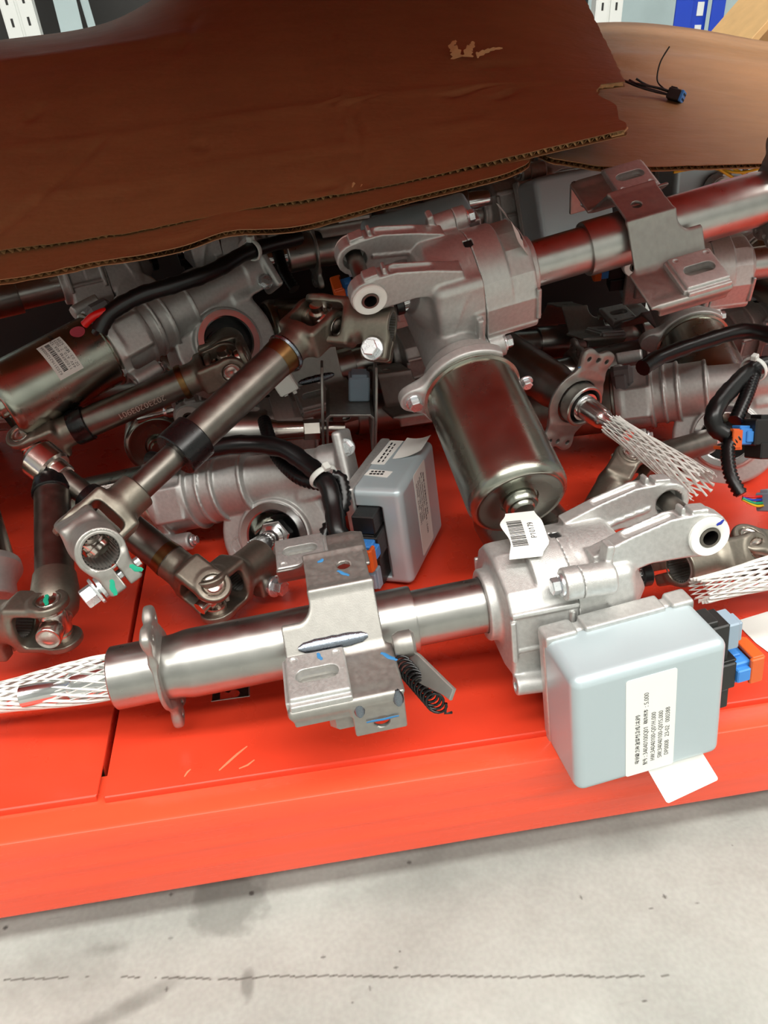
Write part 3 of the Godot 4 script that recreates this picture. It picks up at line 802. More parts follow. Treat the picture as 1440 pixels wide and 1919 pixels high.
# ---------------------------------------------------------------- worm gear column seen from its output side (X = output axis, motor towards -Z)
func make_worm_column(label: String, xf: Transform3D, o := {}) -> Node3D:
	var t := thing("power_steering_unit", label, "steering unit", xf)
	var h := node("gear_housing", CM.worm_housing, M.cast, t)
	node("bearing_ring", shared("bearing_ring", func(mb: MB) -> void:
		mb.lathe(Transform3D(), P([-26, 26.5, 1.5, 26.5, 3.0, 28, 3.2, 34.5, 1, 36]), 64)), M.machined, h)
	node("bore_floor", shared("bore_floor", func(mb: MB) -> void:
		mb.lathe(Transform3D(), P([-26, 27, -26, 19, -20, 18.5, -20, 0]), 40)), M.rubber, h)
	node("plug_screw", shared("plug_screw", func(mb: MB) -> void:
		mb.lathe(Transform3D(), P([0, 10.5, 1.4, 10.5, 1.4, 8.6, 0.6, 8.4, 0.6, 0]), 32)
		mb.box(T(V(1.0, 0, 0), V(20, 0, 0)), V(0.5, 8, 1.2), 0.2)), M.machined, h, TM(V(-5, 4, -40)))
	for p in [V(3, -36, 76), V(3, -72, 92)]:
		node("bolt", bolt_mesh(6.5, 5), M.bolt, h, TM(V(-1, p.y, p.z)))
	node("bolt", bolt_mesh(4.5, 4), M.bolt, h, TM(V(10, -12, -83), V(0, -90, 0)))
	node("jacket_tube", shared("rear_tube", func(mb: MB) -> void: mb.lathe(Transform3D(), P([-230, 0, -230, 24, -44, 24, -44, 0]), 40)), M.tube, t)
	var mo := node("drive_motor", motor_mesh(), M.get(o.get("motor", "zinc")), t, TM(V(-16, -57, -115), V(0, 90, 0)).scaled_local(Vector3.ONE * 0.9))
	mo.set_meta("label", "zinc plated motor can")
	node("lead_block", shared("lead_block", func(mb: MB) -> void: mb.box(T(V(8, -84, -104)), V(13, 12, 12), 4); mb.box(T(V(18, -66, -106)), V(5, 22, 8), 3)), M.greycase, t)
	node("bolt", bolt_mesh(4, 3), M.bolt, mo, TM(V(4, 34, 26), V(0, 180, 0)))
	if o.get("plate", true):
		node("motor_label", shared("motor_label", func(mb: MB) -> void:
			for i in 12:
				var a0 := deg_to_rad(-44 + i * 5.0); var a1 := deg_to_rad(-44 + (i + 1) * 5.0); var r := 42.3
				mb.quad(V(40, r * sin(a1), r * cos(a1)), V(40, r * sin(a0), r * cos(a0)), V(68, r * sin(a0), r * cos(a0)), V(68, r * sin(a1), r * cos(a1)))), M.paper, mo)
		node("label_print", shared("motor_print", func(mb: MB) -> void:
			rng.seed = 4
			var deg := -40.0
			while deg < 8.0:
				var w := rng.randf_range(0.5, 1.6)
				var a := deg_to_rad(deg + w * 0.5); var r := 42.45
				mb.box(T(V(57.5, r * sin(a), r * cos(a)), V(-rad_to_deg(a), 0, 0)), V(2.6, r * deg_to_rad(w * 0.5), 0.05), 0.01)
				deg += w + rng.randf_range(0.5, 1.3)), M.ink, mo)
		var lines: Array[String] = ["DZ-03-M00-XZ09", "44V A10.7 2023 8/22", "1100RPM 40A 12V", "6203116212000AA"]
		for k in 4:
			var s: String = lines[k]
			for i in s.length():
				var a := deg_to_rad(10.0 - i * (3.7 if k != 3 else 3.4)); var r := 42.35
				if s[i] == " ": continue
				var nrm := V(0, sin(a), cos(a))
				var dirx := V(0, -cos(a), sin(a))
				text("label_print", s[i], 2.3, M.ink, mo, Transform3D(Basis(dirx, nrm.cross(dirx), nrm), V([43.5, 47.5, 51.5, 63.5][k], 0, 0) * U + nrm * r * U))
		node("round_sticker", shared("round_sticker", func(mb: MB) -> void:
			for i in 24:
				var b0 := TAU * i / 24; var b1 := TAU * (i + 1) / 24
				var f := func(q: float, rad: float) -> Vector3:
					var a := deg_to_rad(-36.0) + rad * sin(q) / 42.4
					return V(22 + rad * cos(q), 42.4 * sin(a), 42.4 * cos(a))
				mb.tri(f.call(0, 0), f.call(b0, 8), f.call(b1, 8), V(0, -0.6, 0.8), V(0, -0.6, 0.8), V(0, -0.6, 0.8))), M.redlogo, mo)
	if o.get("stub", false):
		node("output_shaft", shared("stub", func(mb: MB) -> void:
			var poly := PackedVector2Array()
			for i in 6: poly.append(V2(cos(TAU * i / 6), sin(TAU * i / 6)) * 17.0)
			mb.prism(T(V(-4, 0, 0), V(0, 90, 0)), poly, 7, 1.2)
			mb.lathe(Transform3D(), P([2, 0, 2, 12.5, 9, 12.5, 11, 9, 22, 9, 23, 8.2, 24, 0]), 36)
			mb.lathe(Transform3D(), P([23, 0, 23, 8.8, 52, 8.8, 52, 0]), 8, 20, 1.3)), M.machined, t)
	return t

# jointed shaft between two joint centres a and b (metres)
func make_shaft(called: String, label: String, a: Vector3, b: Vector3, up: Vector3, prof: Callable, o := {}) -> Node3D:
	var xf := frame(a, b, up)
	var L := a.distance_to(b) / U
	var t := thing(called, label, "steering shaft", xf)
	var parts: Array = prof.call(L)
	for p in parts:
		var mb := MB.new(); mb.lathe(Transform3D(), P(p[2]), 44)
		node(p[0], mb.mesh(), M[p[1]], t)
	if o.get("ya", true):
		var fa := TM(Vector3.ZERO, V(0, 180, 0)) * TM(Vector3.ZERO, V(o.get("ra", 0.0), 0, 0))
		var y := node("joint_yoke", CM.yoke, M.forged, t, fa); add_cups(y, Transform3D())
		node("universal_cross", cross_mesh(), M.bearing, t, fa)
	if o.get("yb", true):
		var fb := TM(V(L, 0, 0), V(o.get("rb", 0.0), 0, 0))
		var y := node("joint_yoke", CM.yoke, M.forged, t, fb); add_cups(y, Transform3D())
		node("universal_cross", cross_mesh(), M.bearing, t, fb)
	return t

# clamp yoke hung on a joint: part of the shaft it belongs to. bore -> joint is its X axis
func add_clamp(parent: Node3D, joint: Vector3, bore: Vector3, up: Vector3, bolt := true, marks := false, mark_cap := false) -> Node3D:
	var w := frame(bore, joint, up); w.origin = joint
	var y := node("clamp_yoke", CM.clamp_yoke, M.plate if marks else M.forged, parent, parent.transform.affine_inverse() * w)
	add_cups(y, Transform3D())
	node("splined_bore", shared("bore", func(mb: MB) -> void:
		mb.lathe(Transform3D(), P([-27, 12.1, -67.6, 12.1]), 8, 30, 0.9)
		mb.lathe(Transform3D(), P([-68.0, 12.6, -68.2, 13.0, -68.2, 14.0, -68.0, 14.4]), 48)), M.plate, y)
	if bolt:
		node("clamp_bolt", shared("clampbolt", func(mb: MB) -> void:
			mb.hexbolt(T(V(-57, -23, -17), V(0, 90, 0)), 7.5, 9)
			mb.lathe(T(V(-57, -23, 0), V(0, 90, 0)), P([-17, 0, -17, 3.6, 24, 3.6, 24, 0]), 20)
			mb.lathe(T(V(-57, -23, -13.5), V(0, 90, 0)), P([-1.5, 0, -1.5, 8.5, 2, 8.5, 2, 0]), 24)), M.bolt, y)
	if mark_cap:
		paint(y, "paint_mark", V(-0.004, 0.0212, -0.006), V(0.003, 0.0212, 0.007), V(0, 1, 0), 2.0, M.teal)
	if marks:
		paint(y, "paint_mark", V(-0.0690, -0.019, 0.009), V(-0.0690, -0.027, 0.014), V(-1, 0, 0), 2.0, M.teal)
		paint(y, "paint_mark", V(-0.0690, -0.019, -0.006), V(-0.0690, -0.030, -0.010), V(-1, 0, 0), 2.0, M.teal)
	return y

# ---------------------------------------------------------------- corrugated board: grid of control points, front row first
func patch(rows: Array, u: float, v: float) -> Vector3:
	var q: Array[Vector3] = []
	for r in rows:
		var n: int = r.size(); var x := clampf(u, 0, 1) * (n - 1); var i := mini(int(x), n - 2); var f := x - i
		q.append(r[i].cubic_interpolate(r[i + 1], r[maxi(i - 1, 0)], r[mini(i + 2, n - 1)], f))
	var m := q.size(); var y := clampf(v, 0, 1) * (m - 1); var k := mini(int(y), m - 2)
	return q[k].cubic_interpolate(q[k + 1], q[maxi(k - 1, 0)], q[mini(k + 2, m - 1)], y - k)

func board(called: String, label: String, rows: Array, nu: int, nv: int, o := {}) -> Node3D:
	var t := thing(called, label, "cardboard", Transform3D(), "")
	var thick: float = o.get("thick", 0.005)
	var lim: Callable = o.get("lim", func(_v: float) -> float: return 1.0)
	var cut: Callable = o.get("cut", func(_u: float) -> float: return 0.0)
	var bump: Callable = o.get("bump", func(_u: float, _v: float) -> float: return 0.0)
	var n := FastNoiseLite.new(); n.seed = o.get("seed", 1); n.frequency = 7.0; n.fractal_octaves = 4
	var pos := []; 
	for j in nv + 1:
		var row := PackedVector3Array()
		for i in nu + 1:
			var v := float(j) / nv
			var u := float(i) / nu * float(lim.call(v))
			v = lerpf(float(cut.call(u)), 1.0, v)
			row.append(patch(rows, u, v) + V(0, 1, 0) * float(bump.call(u, v)))
		pos.append(row)
	var nrm := []
	for j in nv + 1:
		var row := PackedVector3Array()
		for i in nu + 1:
			var du: Vector3 = pos[j][mini(i + 1, nu)] - pos[j][maxi(i - 1, 0)]; var dv: Vector3 = pos[mini(j + 1, nv)][i] - pos[maxi(j - 1, 0)][i]
			row.append(du.cross(dv).normalized())
		nrm.append(row)
	var liner := func(d0: float, d1: float, grow: float) -> ArrayMesh:
		var mb := MB.new()
		var pt := func(i: int, j: int, d: float) -> Vector3:
			var p: Vector3 = pos[j][i]
			var e := n.get_noise_3dv(p * 9.0 + V(grow * 900.0, 0, 0)) * 0.0022 + grow
			if j == 0: p += (pos[0][i] - pos[1][i]).normalized() * e
			if i == nu: p += (pos[j][nu] - pos[j][nu - 1]).normalized() * e * 1.3
			return p - nrm[j][i] * d
		var flip := PackedVector3Array()
		for side in 2:
			for j in nv:
				var r0 := PackedVector3Array(); var r1 := PackedVector3Array(); var q0 := PackedVector3Array(); var q1 := PackedVector3Array()
				for ii in nu + 1:
					var i := nu - ii if side == 1 else ii
					var d := d1 if side == 1 else d0; var s := -1.0 if side == 1 else 1.0
					r0.append(pt.call(i, j, d)); r1.append(pt.call(i, j + 1, d)); q0.append(nrm[j][i] * s); q1.append(nrm[j + 1][i] * s)
				mb.band(r0, q0, r1, q1, false)
		for i in nu:
			mb.quad(pt.call(i, 0, d1), pt.call(i + 1, 0, d1), pt.call(i + 1, 0, d0), pt.call(i, 0, d0))
			mb.quad(pt.call(i + 1, nv, d1), pt.call(i, nv, d1), pt.call(i, nv, d0), pt.call(i + 1, nv, d0))
		for j in nv:
			mb.quad(pt.call(nu, j, d1), pt.call(nu, j + 1, d1), pt.call(nu, j + 1, d0), pt.call(nu, j, d0))
			mb.quad(pt.call(0, j + 1, d1), pt.call(0, j, d1), pt.call(0, j, d0), pt.call(0, j + 1, d0))
		return mb.mesh(1.0)
	node("top_liner", liner.call(0.0, 0.0007, 0.0), M.kraft, t)
	node("bottom_liner", liner.call(thick - 0.0007, thick, 0.001), M.kraft, t)
	# fluting that shows along the front and right edges
	var mb := MB.new()
	for edge in 2:
		var cnt := nu if edge == 0 else nv
		var length := 0.0
		var prev := V(0, 0, 0)
		var prev2 := V(0, 0, 0); var pn := V(0, 1, 0)
		for k in cnt * 12 + 1:
			var f := k / 12.0; var i := mini(int(f), cnt - 1); var w := f - i
			var p0: Vector3; var p1: Vector3; var nn: Vector3; var inn: Vector3
			if edge == 0:
				p0 = pos[0][i].lerp(pos[0][i + 1], w); nn = nrm[0][i]; inn = (pos[1][i] - pos[0][i]).normalized()
			else:
				p0 = pos[i][nu].lerp(pos[i + 1][nu], w); nn = nrm[i][nu]; inn = (pos[i][nu - 1] - pos[i][nu]).normalized()
			length += 0.0 if k == 0 else (p0 - prev2).length()
			prev2 = p0
			var d := thick * 0.5 + sin(length / 0.0072 * TAU) * (thick * 0.5 - 0.001)
			p1 = p0 + inn * 0.0008 - nn * d
			if k > 0: mb.quad(prev, p1, p1 + inn * 0.012, prev + inn * 0.012)
			prev = p1
	node("fluting", mb.mesh(1.0), M.kraftpale, t)
	return t

func concrete() -> StandardMaterial3D:
	const S := 1024
	var a := FastNoiseLite.new(); a.seed = 31; a.frequency = 0.006; a.fractal_octaves = 6
	var b := FastNoiseLite.new(); b.seed = 37; b.frequency = 0.22; b.fractal_octaves = 2
	var ia := a.get_seamless_image(S, S).get_data(); var ib := b.get_seamless_image(S, S).get_data()
	var out := PackedByteArray(); out.resize(S * S * 3)
	for i in S * S:
		var g := 0.64 + (ia[i] - 128) / 255.0 * 0.10 + (ib[i] - 128) / 255.0 * 0.05
		out[i * 3] = int(clampf(g, 0, 1) * 248); out[i * 3 + 1] = int(clampf(g, 0, 1) * 252); out[i * 3 + 2] = int(clampf(g - 0.012, 0, 1) * 248)
	var im := Image.create_from_data(S, S, false, Image.FORMAT_RGB8, out)
	var r := RandomNumberGenerator.new(); r.seed = 8
	var dab := func(x: float, z: float, rx: float, rz: float, strength: float, soft: float, tint := Color(0.30, 0.30, 0.28)) -> void:   # metres on the floor
		var cx := fposmod(x / 1.2, 1.0) * S; var cy := fposmod(z / 1.2, 1.0) * S
		var px := rx / 1.2 * S; var py := rz / 1.2 * S
		for yy in range(int(-py) - 1, int(py) + 2):
			for xx in range(int(-px) - 1, int(px) + 2):
				var d := Vector2(xx / maxf(px, 0.5), yy / maxf(py, 0.5)).length() + a.get_noise_2d((cx + xx) * 8.0, (cy + yy) * 8.0) * 0.35
				var w := clampf((1.0 - d) / soft, 0.0, 1.0) * strength
				if w <= 0.0: continue
				var qx := posmod(int(cx) + xx, S); var qy := posmod(int(cy) + yy, S)
				im.set_pixel(qx, qy, im.get_pixel(qx, qy).lerp(tint, w))
	dab.call(-0.074, -0.008, 0.032, 0.028, 0.32, 0.25)
	dab.call(-0.060, 0.056, 0.006, 0.012, 0.4, 0.4)
	for k in 9: dab.call(-0.165 + k * 0.006, 0.066 - k * 0.0026, 0.016, 0.006, 0.16, 0.6)
	dab.call(-0.16, 0.012, 0.02, 0.006, 0.3, 0.9); dab.call(0.25, -0.005, 0.05, 0.02, 0.2, 0.9); dab.call(0.08, 0.0, 0.09, 0.03, 0.18, 0.9); dab.call(-0.2, 0.02, 0.07, 0.03, 0.2, 0.9)
	for k in 420:
		dab.call(r.randf_range(-0.5, 0.7), r.randf_range(-0.3, 0.9), r.randf_range(0.0008, 0.0022), r.randf_range(0.0008, 0.002), r.randf_range(0.3, 0.8), 0.5, Color(0.22, 0.21, 0.20))
	for k in 260:
		dab.call(r.randf_range(-0.5, 0.7), r.randf_range(-0.3, 0.9), r.randf_range(0.002, 0.009), r.randf_range(0.0008, 0.002), r.randf_range(0.1, 0.3), 0.8, Color(0.5, 0.5, 0.48))
	for k in 520:   # sawn joint, partly filled
		var s := k / 520.0
		if a.get_noise_1d(k * 4.0) < -0.22 or s > 0.97: continue
		dab.call(-0.32 + s * 0.56, 0.004 + s * 0.101 + a.get_noise_1d(k * 2.0) * 0.002, 0.0012, r.randf_range(0.0006, 0.0011), 0.55, 0.6, Color(0.25, 0.24, 0.22))
	var m := mat("concrete", Color.WHITE, 0.0, 0.72, 1.0 / 1.2, noise_tex(0.08, 41, 1.5, 5), 0.25)
	m.albedo_texture = ImageTexture.create_from_image(im); m.uv1_world_triplanar = true
	return m

# ================================================================ the scene
func _ready() -> void:
	# camera, sky, lights, exposure
	var cam := Camera3D.new(); cam.name = "camera"; cam.position = V(0, 0.43, 0.366); cam.rotation_degrees = V(-29.8, -8.4, -2.08); cam.fov = 67.32; cam.near = 0.02; cam.far = 60.0; cam.current = true
	add_child(cam)
	var env := Environment.new(); env.background_mode = Environment.BG_SKY
	var sky := ProceduralSkyMaterial.new(); sky.sky_top_color = Color(0.75, 0.78, 0.82); sky.sky_horizon_color = Color(0.80, 0.82, 0.84)
	sky.ground_horizon_color = Color(0.4, 0.4, 0.39); sky.ground_bottom_color = Color(0.3, 0.3, 0.29); sky.sun_angle_max = 1.0
	env.sky = Sky.new(); env.sky.sky_material = sky
	env.tonemap_mode = Environment.TONE_MAPPER_LINEAR; env.tonemap_exposure = 0.89
	env.sdfgi_enabled = true; env.ssao_enabled = true; env.ssil_enabled = true
	var we := WorldEnvironment.new(); we.name = "environment"; we.environment = env; add_child(we)
	make_materials()
	# rows of ceiling lamps above the aisles: [z, energy]
	for q in [[1.3, 40.0], [3.4, 48.0], [-2.6, 9.5]]:
		var l := AreaLight3D.new(); l.name = "ceiling_light"; l.area_size = Vector2(9.0, 0.9); l.light_energy = q[1]; l.light_color = Color(1.0, 0.99, 0.965)
		l.area_range = 20.0; l.area_attenuation = 2.0; l.shadow_enabled = true
		l.transform = T(V(0.5, 4.86, q[0]), V(-90, 0, 0)); add_child(l, true)
	build_shapes()
	build_setting()
	build_rack()
	build_boards()
	build_columns()
	build_shafts()
	build_cables()
	build_small()

func build_setting() -> void:
	var b := BoxMesh.new(); b.size = V(14, 0.1, 9.8)
	structure(node("floor", b, concrete(), self, T(V(0.5, -0.16, 0.6))))
	var walls := {"wall_back": [V(14, 5.2, 0.12), V(0.5, 2.45, -4.2)], "wall_front": [V(14, 5.2, 0.12), V(0.5, 2.45, 5.4)], "wall_left": [V(0.12, 5.2, 9.6), V(-6.0, 2.45, 0.6)], "wall_right": [V(0.12, 5.2, 9.6), V(7.0, 2.45, 0.6)], "ceiling": [V(14, 0.12, 9.8), V(0.5, 5.05, 0.6)]}
	for k in walls:
		var w := BoxMesh.new(); w.size = walls[k][0]
		structure(node(k, w, M.wall if k == "wall_back" else M.wallgrey, self, T(walls[k][1])))
	for z in [1.3, 3.4, -2.6]:   # the fittings the lamps sit in
		var f := thing("ceiling_lamp", ["long ceiling lamp strip above the aisle", "long ceiling lamp strip by the entrance wall", "long ceiling lamp strip behind the shelf"][[1.3, 3.4, -2.6].find(z)], "lamp", T(V(0.5, 4.93, z)))
		node("lamp_housing", shared("lamp_housing", func(mb: MB) -> void: mb.box(T(V(0, 30, 0)), V(4600, 25, 520), 5)), M.white, f)
		node("lamp_panel", shared("lamp_panel", func(mb: MB) -> void: mb.box(T(V(0, -15, 0)), V(4500, 12, 450), 2)), M.lamp, f)
	# far racks behind the shelf
	var post := func(mb: MB, x: float) -> void:   # pressed upright with slots
		mb.box(T(V(x - 24, 0, 0)), V(20, 700, 3), 1); mb.box(T(V(x + 24, 0, 0)), V(20, 700, 3), 1); mb.box(T(V(x, 0, -14)), V(5, 700, 12), 1)
		mb.box(T(V(x - 45, 0, -18)), V(2, 700, 20), 0.6); mb.box(T(V(x + 45, 0, -18)), V(2, 700, 20), 0.6)
	var slots := func(mb: MB, x: float) -> void:
		for k in 24:
			for s in [-24.0, 24.0]: mb.box(T(V(x + s, -660 + k * 56, 3)), V(3.5, 11, 1), 0.4)
	var r := thing("storage_rack", "far dark rack with white slotted upright and pale brace beyond the cardboard", "rack", T(V(-0.62, 0.58, -2.5)))
	node("upright", shared("upright_w", func(mb: MB) -> void: post.call(mb, 0.0)), M.white, r, T(Vector3.ZERO, V(0, 0, 4)))
	node("slots", shared("upright_s", func(mb: MB) -> void: slots.call(mb, 0.0)), M.dark, r, T(Vector3.ZERO, V(0, 0, 4)))
	node("brace", shared("brace", func(mb: MB) -> void: mb.box(T(V(130, 0, -60)), V(34, 700, 3), 1); mb.box(T(V(188, 0, -80), V(0, 0, 4)), V(12, 700, 3), 1)), M.wall, r, T(Vector3.ZERO, V(0, 0, 3)))
	node("backdrop_panel", shared("dark_panel", func(mb: MB) -> void: mb.box(T(V(500, 0, -300)), V(1400, 720, 8), 2)), M.dark, r)
	var p := thing("storage_rack", "lone white slotted rack upright standing before the pale wall", "rack", T(V(1.235, 0.58, -2.5)))
	node("upright", CM.upright_w, M.white, p); node("slots", CM.upright_s, M.dark, p)
	var q := thing("storage_rack", "blue slotted rack upright between the pale wall and the wooden crate", "rack", T(V(1.56, 0.58, -2.5)))
	node("upright", shared("upright_b", func(mb: MB) -> void:
		mb.box(T(V(-60, 0, 0)), V(30, 700, 3), 1); mb.box(T(V(-26, 0, -14), V(0, 70, 0)), V(16, 700, 3), 1); mb.box(T(V(64, 0, 0)), V(24, 700, 3), 1); mb.box(T(V(10, 0, -30)), V(30, 700, 3), 1)), M.bluepost, q)
	node("slots", shared("upright_bs", func(mb: MB) -> void:
		for k in 20: mb.box(T(V(14, -660 + k * 66, -26)), V(12, 20, 1.5), 0.4)), M.white, q)
	var c := thing("wooden_crate", "pale wooden crate leaning beyond the cardboard beside the blue upright", "crate", T(V(1.30, 0.50, -1.8), V(0, 0, 47)))
	node("board", shared("crate_side", func(mb: MB) -> void: mb.box(T(V(60, 0, 0)), V(260, 9, 120), 1.5)), M.wood, c)
	node("board", shared("crate_front", func(mb: MB) -> void: mb.box(T(V(100, -110, 0)), V(220, 100, 8), 1.5)), M.wood, c, TM(V(0, 0, -60)))
	node("batten", shared("crate_bat", func(mb: MB) -> void: mb.box(T(V(-60, -90, 30), V(0, 0, 90)), V(90, 22, 10), 1.5); mb.box(T(V(120, -150, 20), V(0, 0, 8)), V(150, 26, 12), 1.5)), M.wood, c)

func build_rack() -> void:
	var r := thing("storage_rack", "red shelf rack with a broad front beam carrying the steering columns", "rack")
	var x0 := -900.0; var x1 := 1500.0
	var beam := func(mb: MB, y0: float, z0: float) -> void:   # box beam with rounded edges and faint ridges on its face
		var pr := PackedVector2Array()
		for a in [[0, -73], [0.6, -70], [0.2, -55], [0.7, -53], [0.2, -50], [0.2, -36], [0.7, -34], [0.2, -31], [0.2, -18], [0.6, -16], [0.2, -13], [0.1, -3.5], [-0.8, -1.2], [-3, -0.2], [-30, 0], [-46, 0], [-46, -73.5], [-2, -74.5]]: pr.append(V2(-a[0] - z0, a[1] + y0))
		pr.reverse()
		var xf := Transform3D(Basis(V(0, 0, -1), V(0, 1, 0), V(1, 0, 0)), V((x0 + x1) * 0.5, 0, 0))
		mb.prism(xf, pr, (x1 - x0) * 0.5)
	node("front_beam", shared("front_beam", func(mb: MB) -> void: beam.call(mb, 0.0, 0.0)), M.beamred, r)
	node("rear_beam", shared("rear_beam", func(mb: MB) -> void: beam.call(mb, 0.0, -930.0)), M.beamred, r)
	node("upper_beam", shared("upper_beam", func(mb: MB) -> void: beam.call(mb, 650.0, 0.0)), M.beamred, r)
	node("upper_rear_beam", shared("upper_rear_beam", func(mb: MB) -> void: beam.call(mb, 650.0, -930.0)), M.beamred, r)
	node("upper_deck", shared("upper_deck", func(mb: MB) -> void: mb.box(T(V(-130, 636, -490)), V(760, 12, 462), 2)), M.deckred, r)
	node("backdrop_panel", shared("added_light_block", func(mb: MB) -> void: mb.box(T(V(130, 170, -1060)), V(620, 262, 3), 1)), M.dark, r)  # dark panel added across the open back to block low light from behind
	var up := shared("rack_upright", func(mb: MB) -> void: mb.box(T(V(0, 400, 0)), V(30, 560, 25), 2))
	for x in [-0.87, 1.47]:
		for z in [-0.03, -0.95]: node("upright", up, M.bluepost, r, T(V(x, 0, z)))
	# deck panels: folded sheet lying on the beams, each can be lifted out
	var deck := func(x_a: float, x_b: float, z_f: float, label: String, slot: bool) -> void:
		var t := thing("deck_panel", label, "shelf panel")
		var mb := MB.new()
		var w := (x_b - x_a) * 0.5; var cx := (x_a + x_b) * 0.5
		var zb := -925.0
		var top := 5.0
		if not slot:
			mb.prism(T(V(cx, top - 1, (z_f + zb) * 0.5), V(-90, 0, 0)), MB.rrect(w, (z_f - zb) * 0.5, 1.5, 2), 1.0, 0.5)
		else:   # sheet with the rectangular punched slot near its front edge
			var sx0 := -73.0; var sx1 := -44.0; var sz0 := -116.0; var sz1 := -103.0
			for q in [[x_a, x_b, zb, sz0], [x_a, sx0, sz0, sz1], [sx1, x_b, sz0, sz1], [x_a, x_b, sz1, z_f]]:
				mb.box(T(V((q[0] + q[1]) * 0.5, top - 1, (q[2] + q[3]) * 0.5)), V((q[1] - q[0]) * 0.5, 1.0, (q[3] - q[2]) * 0.5), 0.02)
			mb.box(T(V(-58.5, -12, -109)), V(16, 0.8, 9), 0.2)
		node("sheet", mb.mesh(), M.red, t)
		var lip := MB.new()
		lip.prism(Transform3D(Basis(V(0, 0, -1), V(0, 1, 0), V(1, 0, 0)), V(cx, 0, z_f)), PackedVector2Array([V2(0.0, 5.0), V2(-0.9, 4.6), V2(-1.3, 3.6), V2(-1.3, 0.15), V2(0.2, 0.15), V2(1.5, 3.0)]), w - 0.6, 0.3)
		node("front_lip", lip.mesh(), M.red, t)
		for q in [x_a + 0.8, x_b - 0.8]:
			var side := MB.new()
			side.box(T(V(q, -8, (-30 + zb) * 0.5 - 12)), V(0.8, 11, (-54 - zb) * 0.5), 0.3)
			node("side_fold", side.mesh(), M.red, t)
		if slot:
			var k := MB.new()
			var pl := PackedVector2Array([V2(-7, -6.5), V2(2, -6.5)])
			for i in 9: pl.append(V2(4 + 4.5 * cos(-PI * 0.7 + PI * 1.4 * i / 8), 1 + 4.5 * sin(-PI * 0.7 + PI * 1.4 * i / 8)))
			pl.append_array([V2(0, 2.5), V2(-7, 6.5)])
			k.prism(T(V(-60, 2.6, -109), V(-90, 0, 0)), pl, 0.7, 0.2)
			node("locking_tab", k.mesh(), M.red, t)
			var e := MB.new()
			e.box(T(V(-58.5, 4.7, -102.6)), V(15, 0.6, 0.5), 0.2); e.box(T(V(-43.8, 4.7, -109.5)), V(0.5, 0.6, 7), 0.2)
			node("slot_rim", e.mesh(), M.machined, t)
	deck.call(-880.0, -148.6, -25.5, "red deck panel under the clamp yoke and upright shaft, without a slot", false)
	deck.call(-144.0, 660.0, -23.0, "middle red deck panel with a punched slot under the front column", true)
	deck.call(664.0, 1480.0, -23.0, "red deck panel deep under the pile behind the white paper scrap", false)
	# scuffs in the paint
	var sc := func(called: String, pts: Array, w: float) -> void:
		var mb := MB.new(); var q := PackedVector3Array(); var rad := PackedFloat32Array()
		for i in pts.size(): q.append(pts[i]); rad.append(w * (0.3 + sin(PI * (i + 0.5) / pts.size())))
		mb.sweep(q, rad, 6, 1.0, 0.08)
		node(called, mb.mesh(), M.scratch, r)
	sc.call("paint_scratch", [V(-66, 5.05, -31), V(-60, 5.05, -37), V(-53, 5.05, -44), V(-46, 5.05, -50)], 0.9)
	sc.call("paint_scratch", [V(-52, 5.05, -30), V(-46, 5.05, -32), V(-41, 5.05, -36)], 0.7)
	sc.call("paint_scratch", [V(-90, 5.05, -30), V(-88, 5.05, -34), V(-86, 5.05, -36)], 0.6)

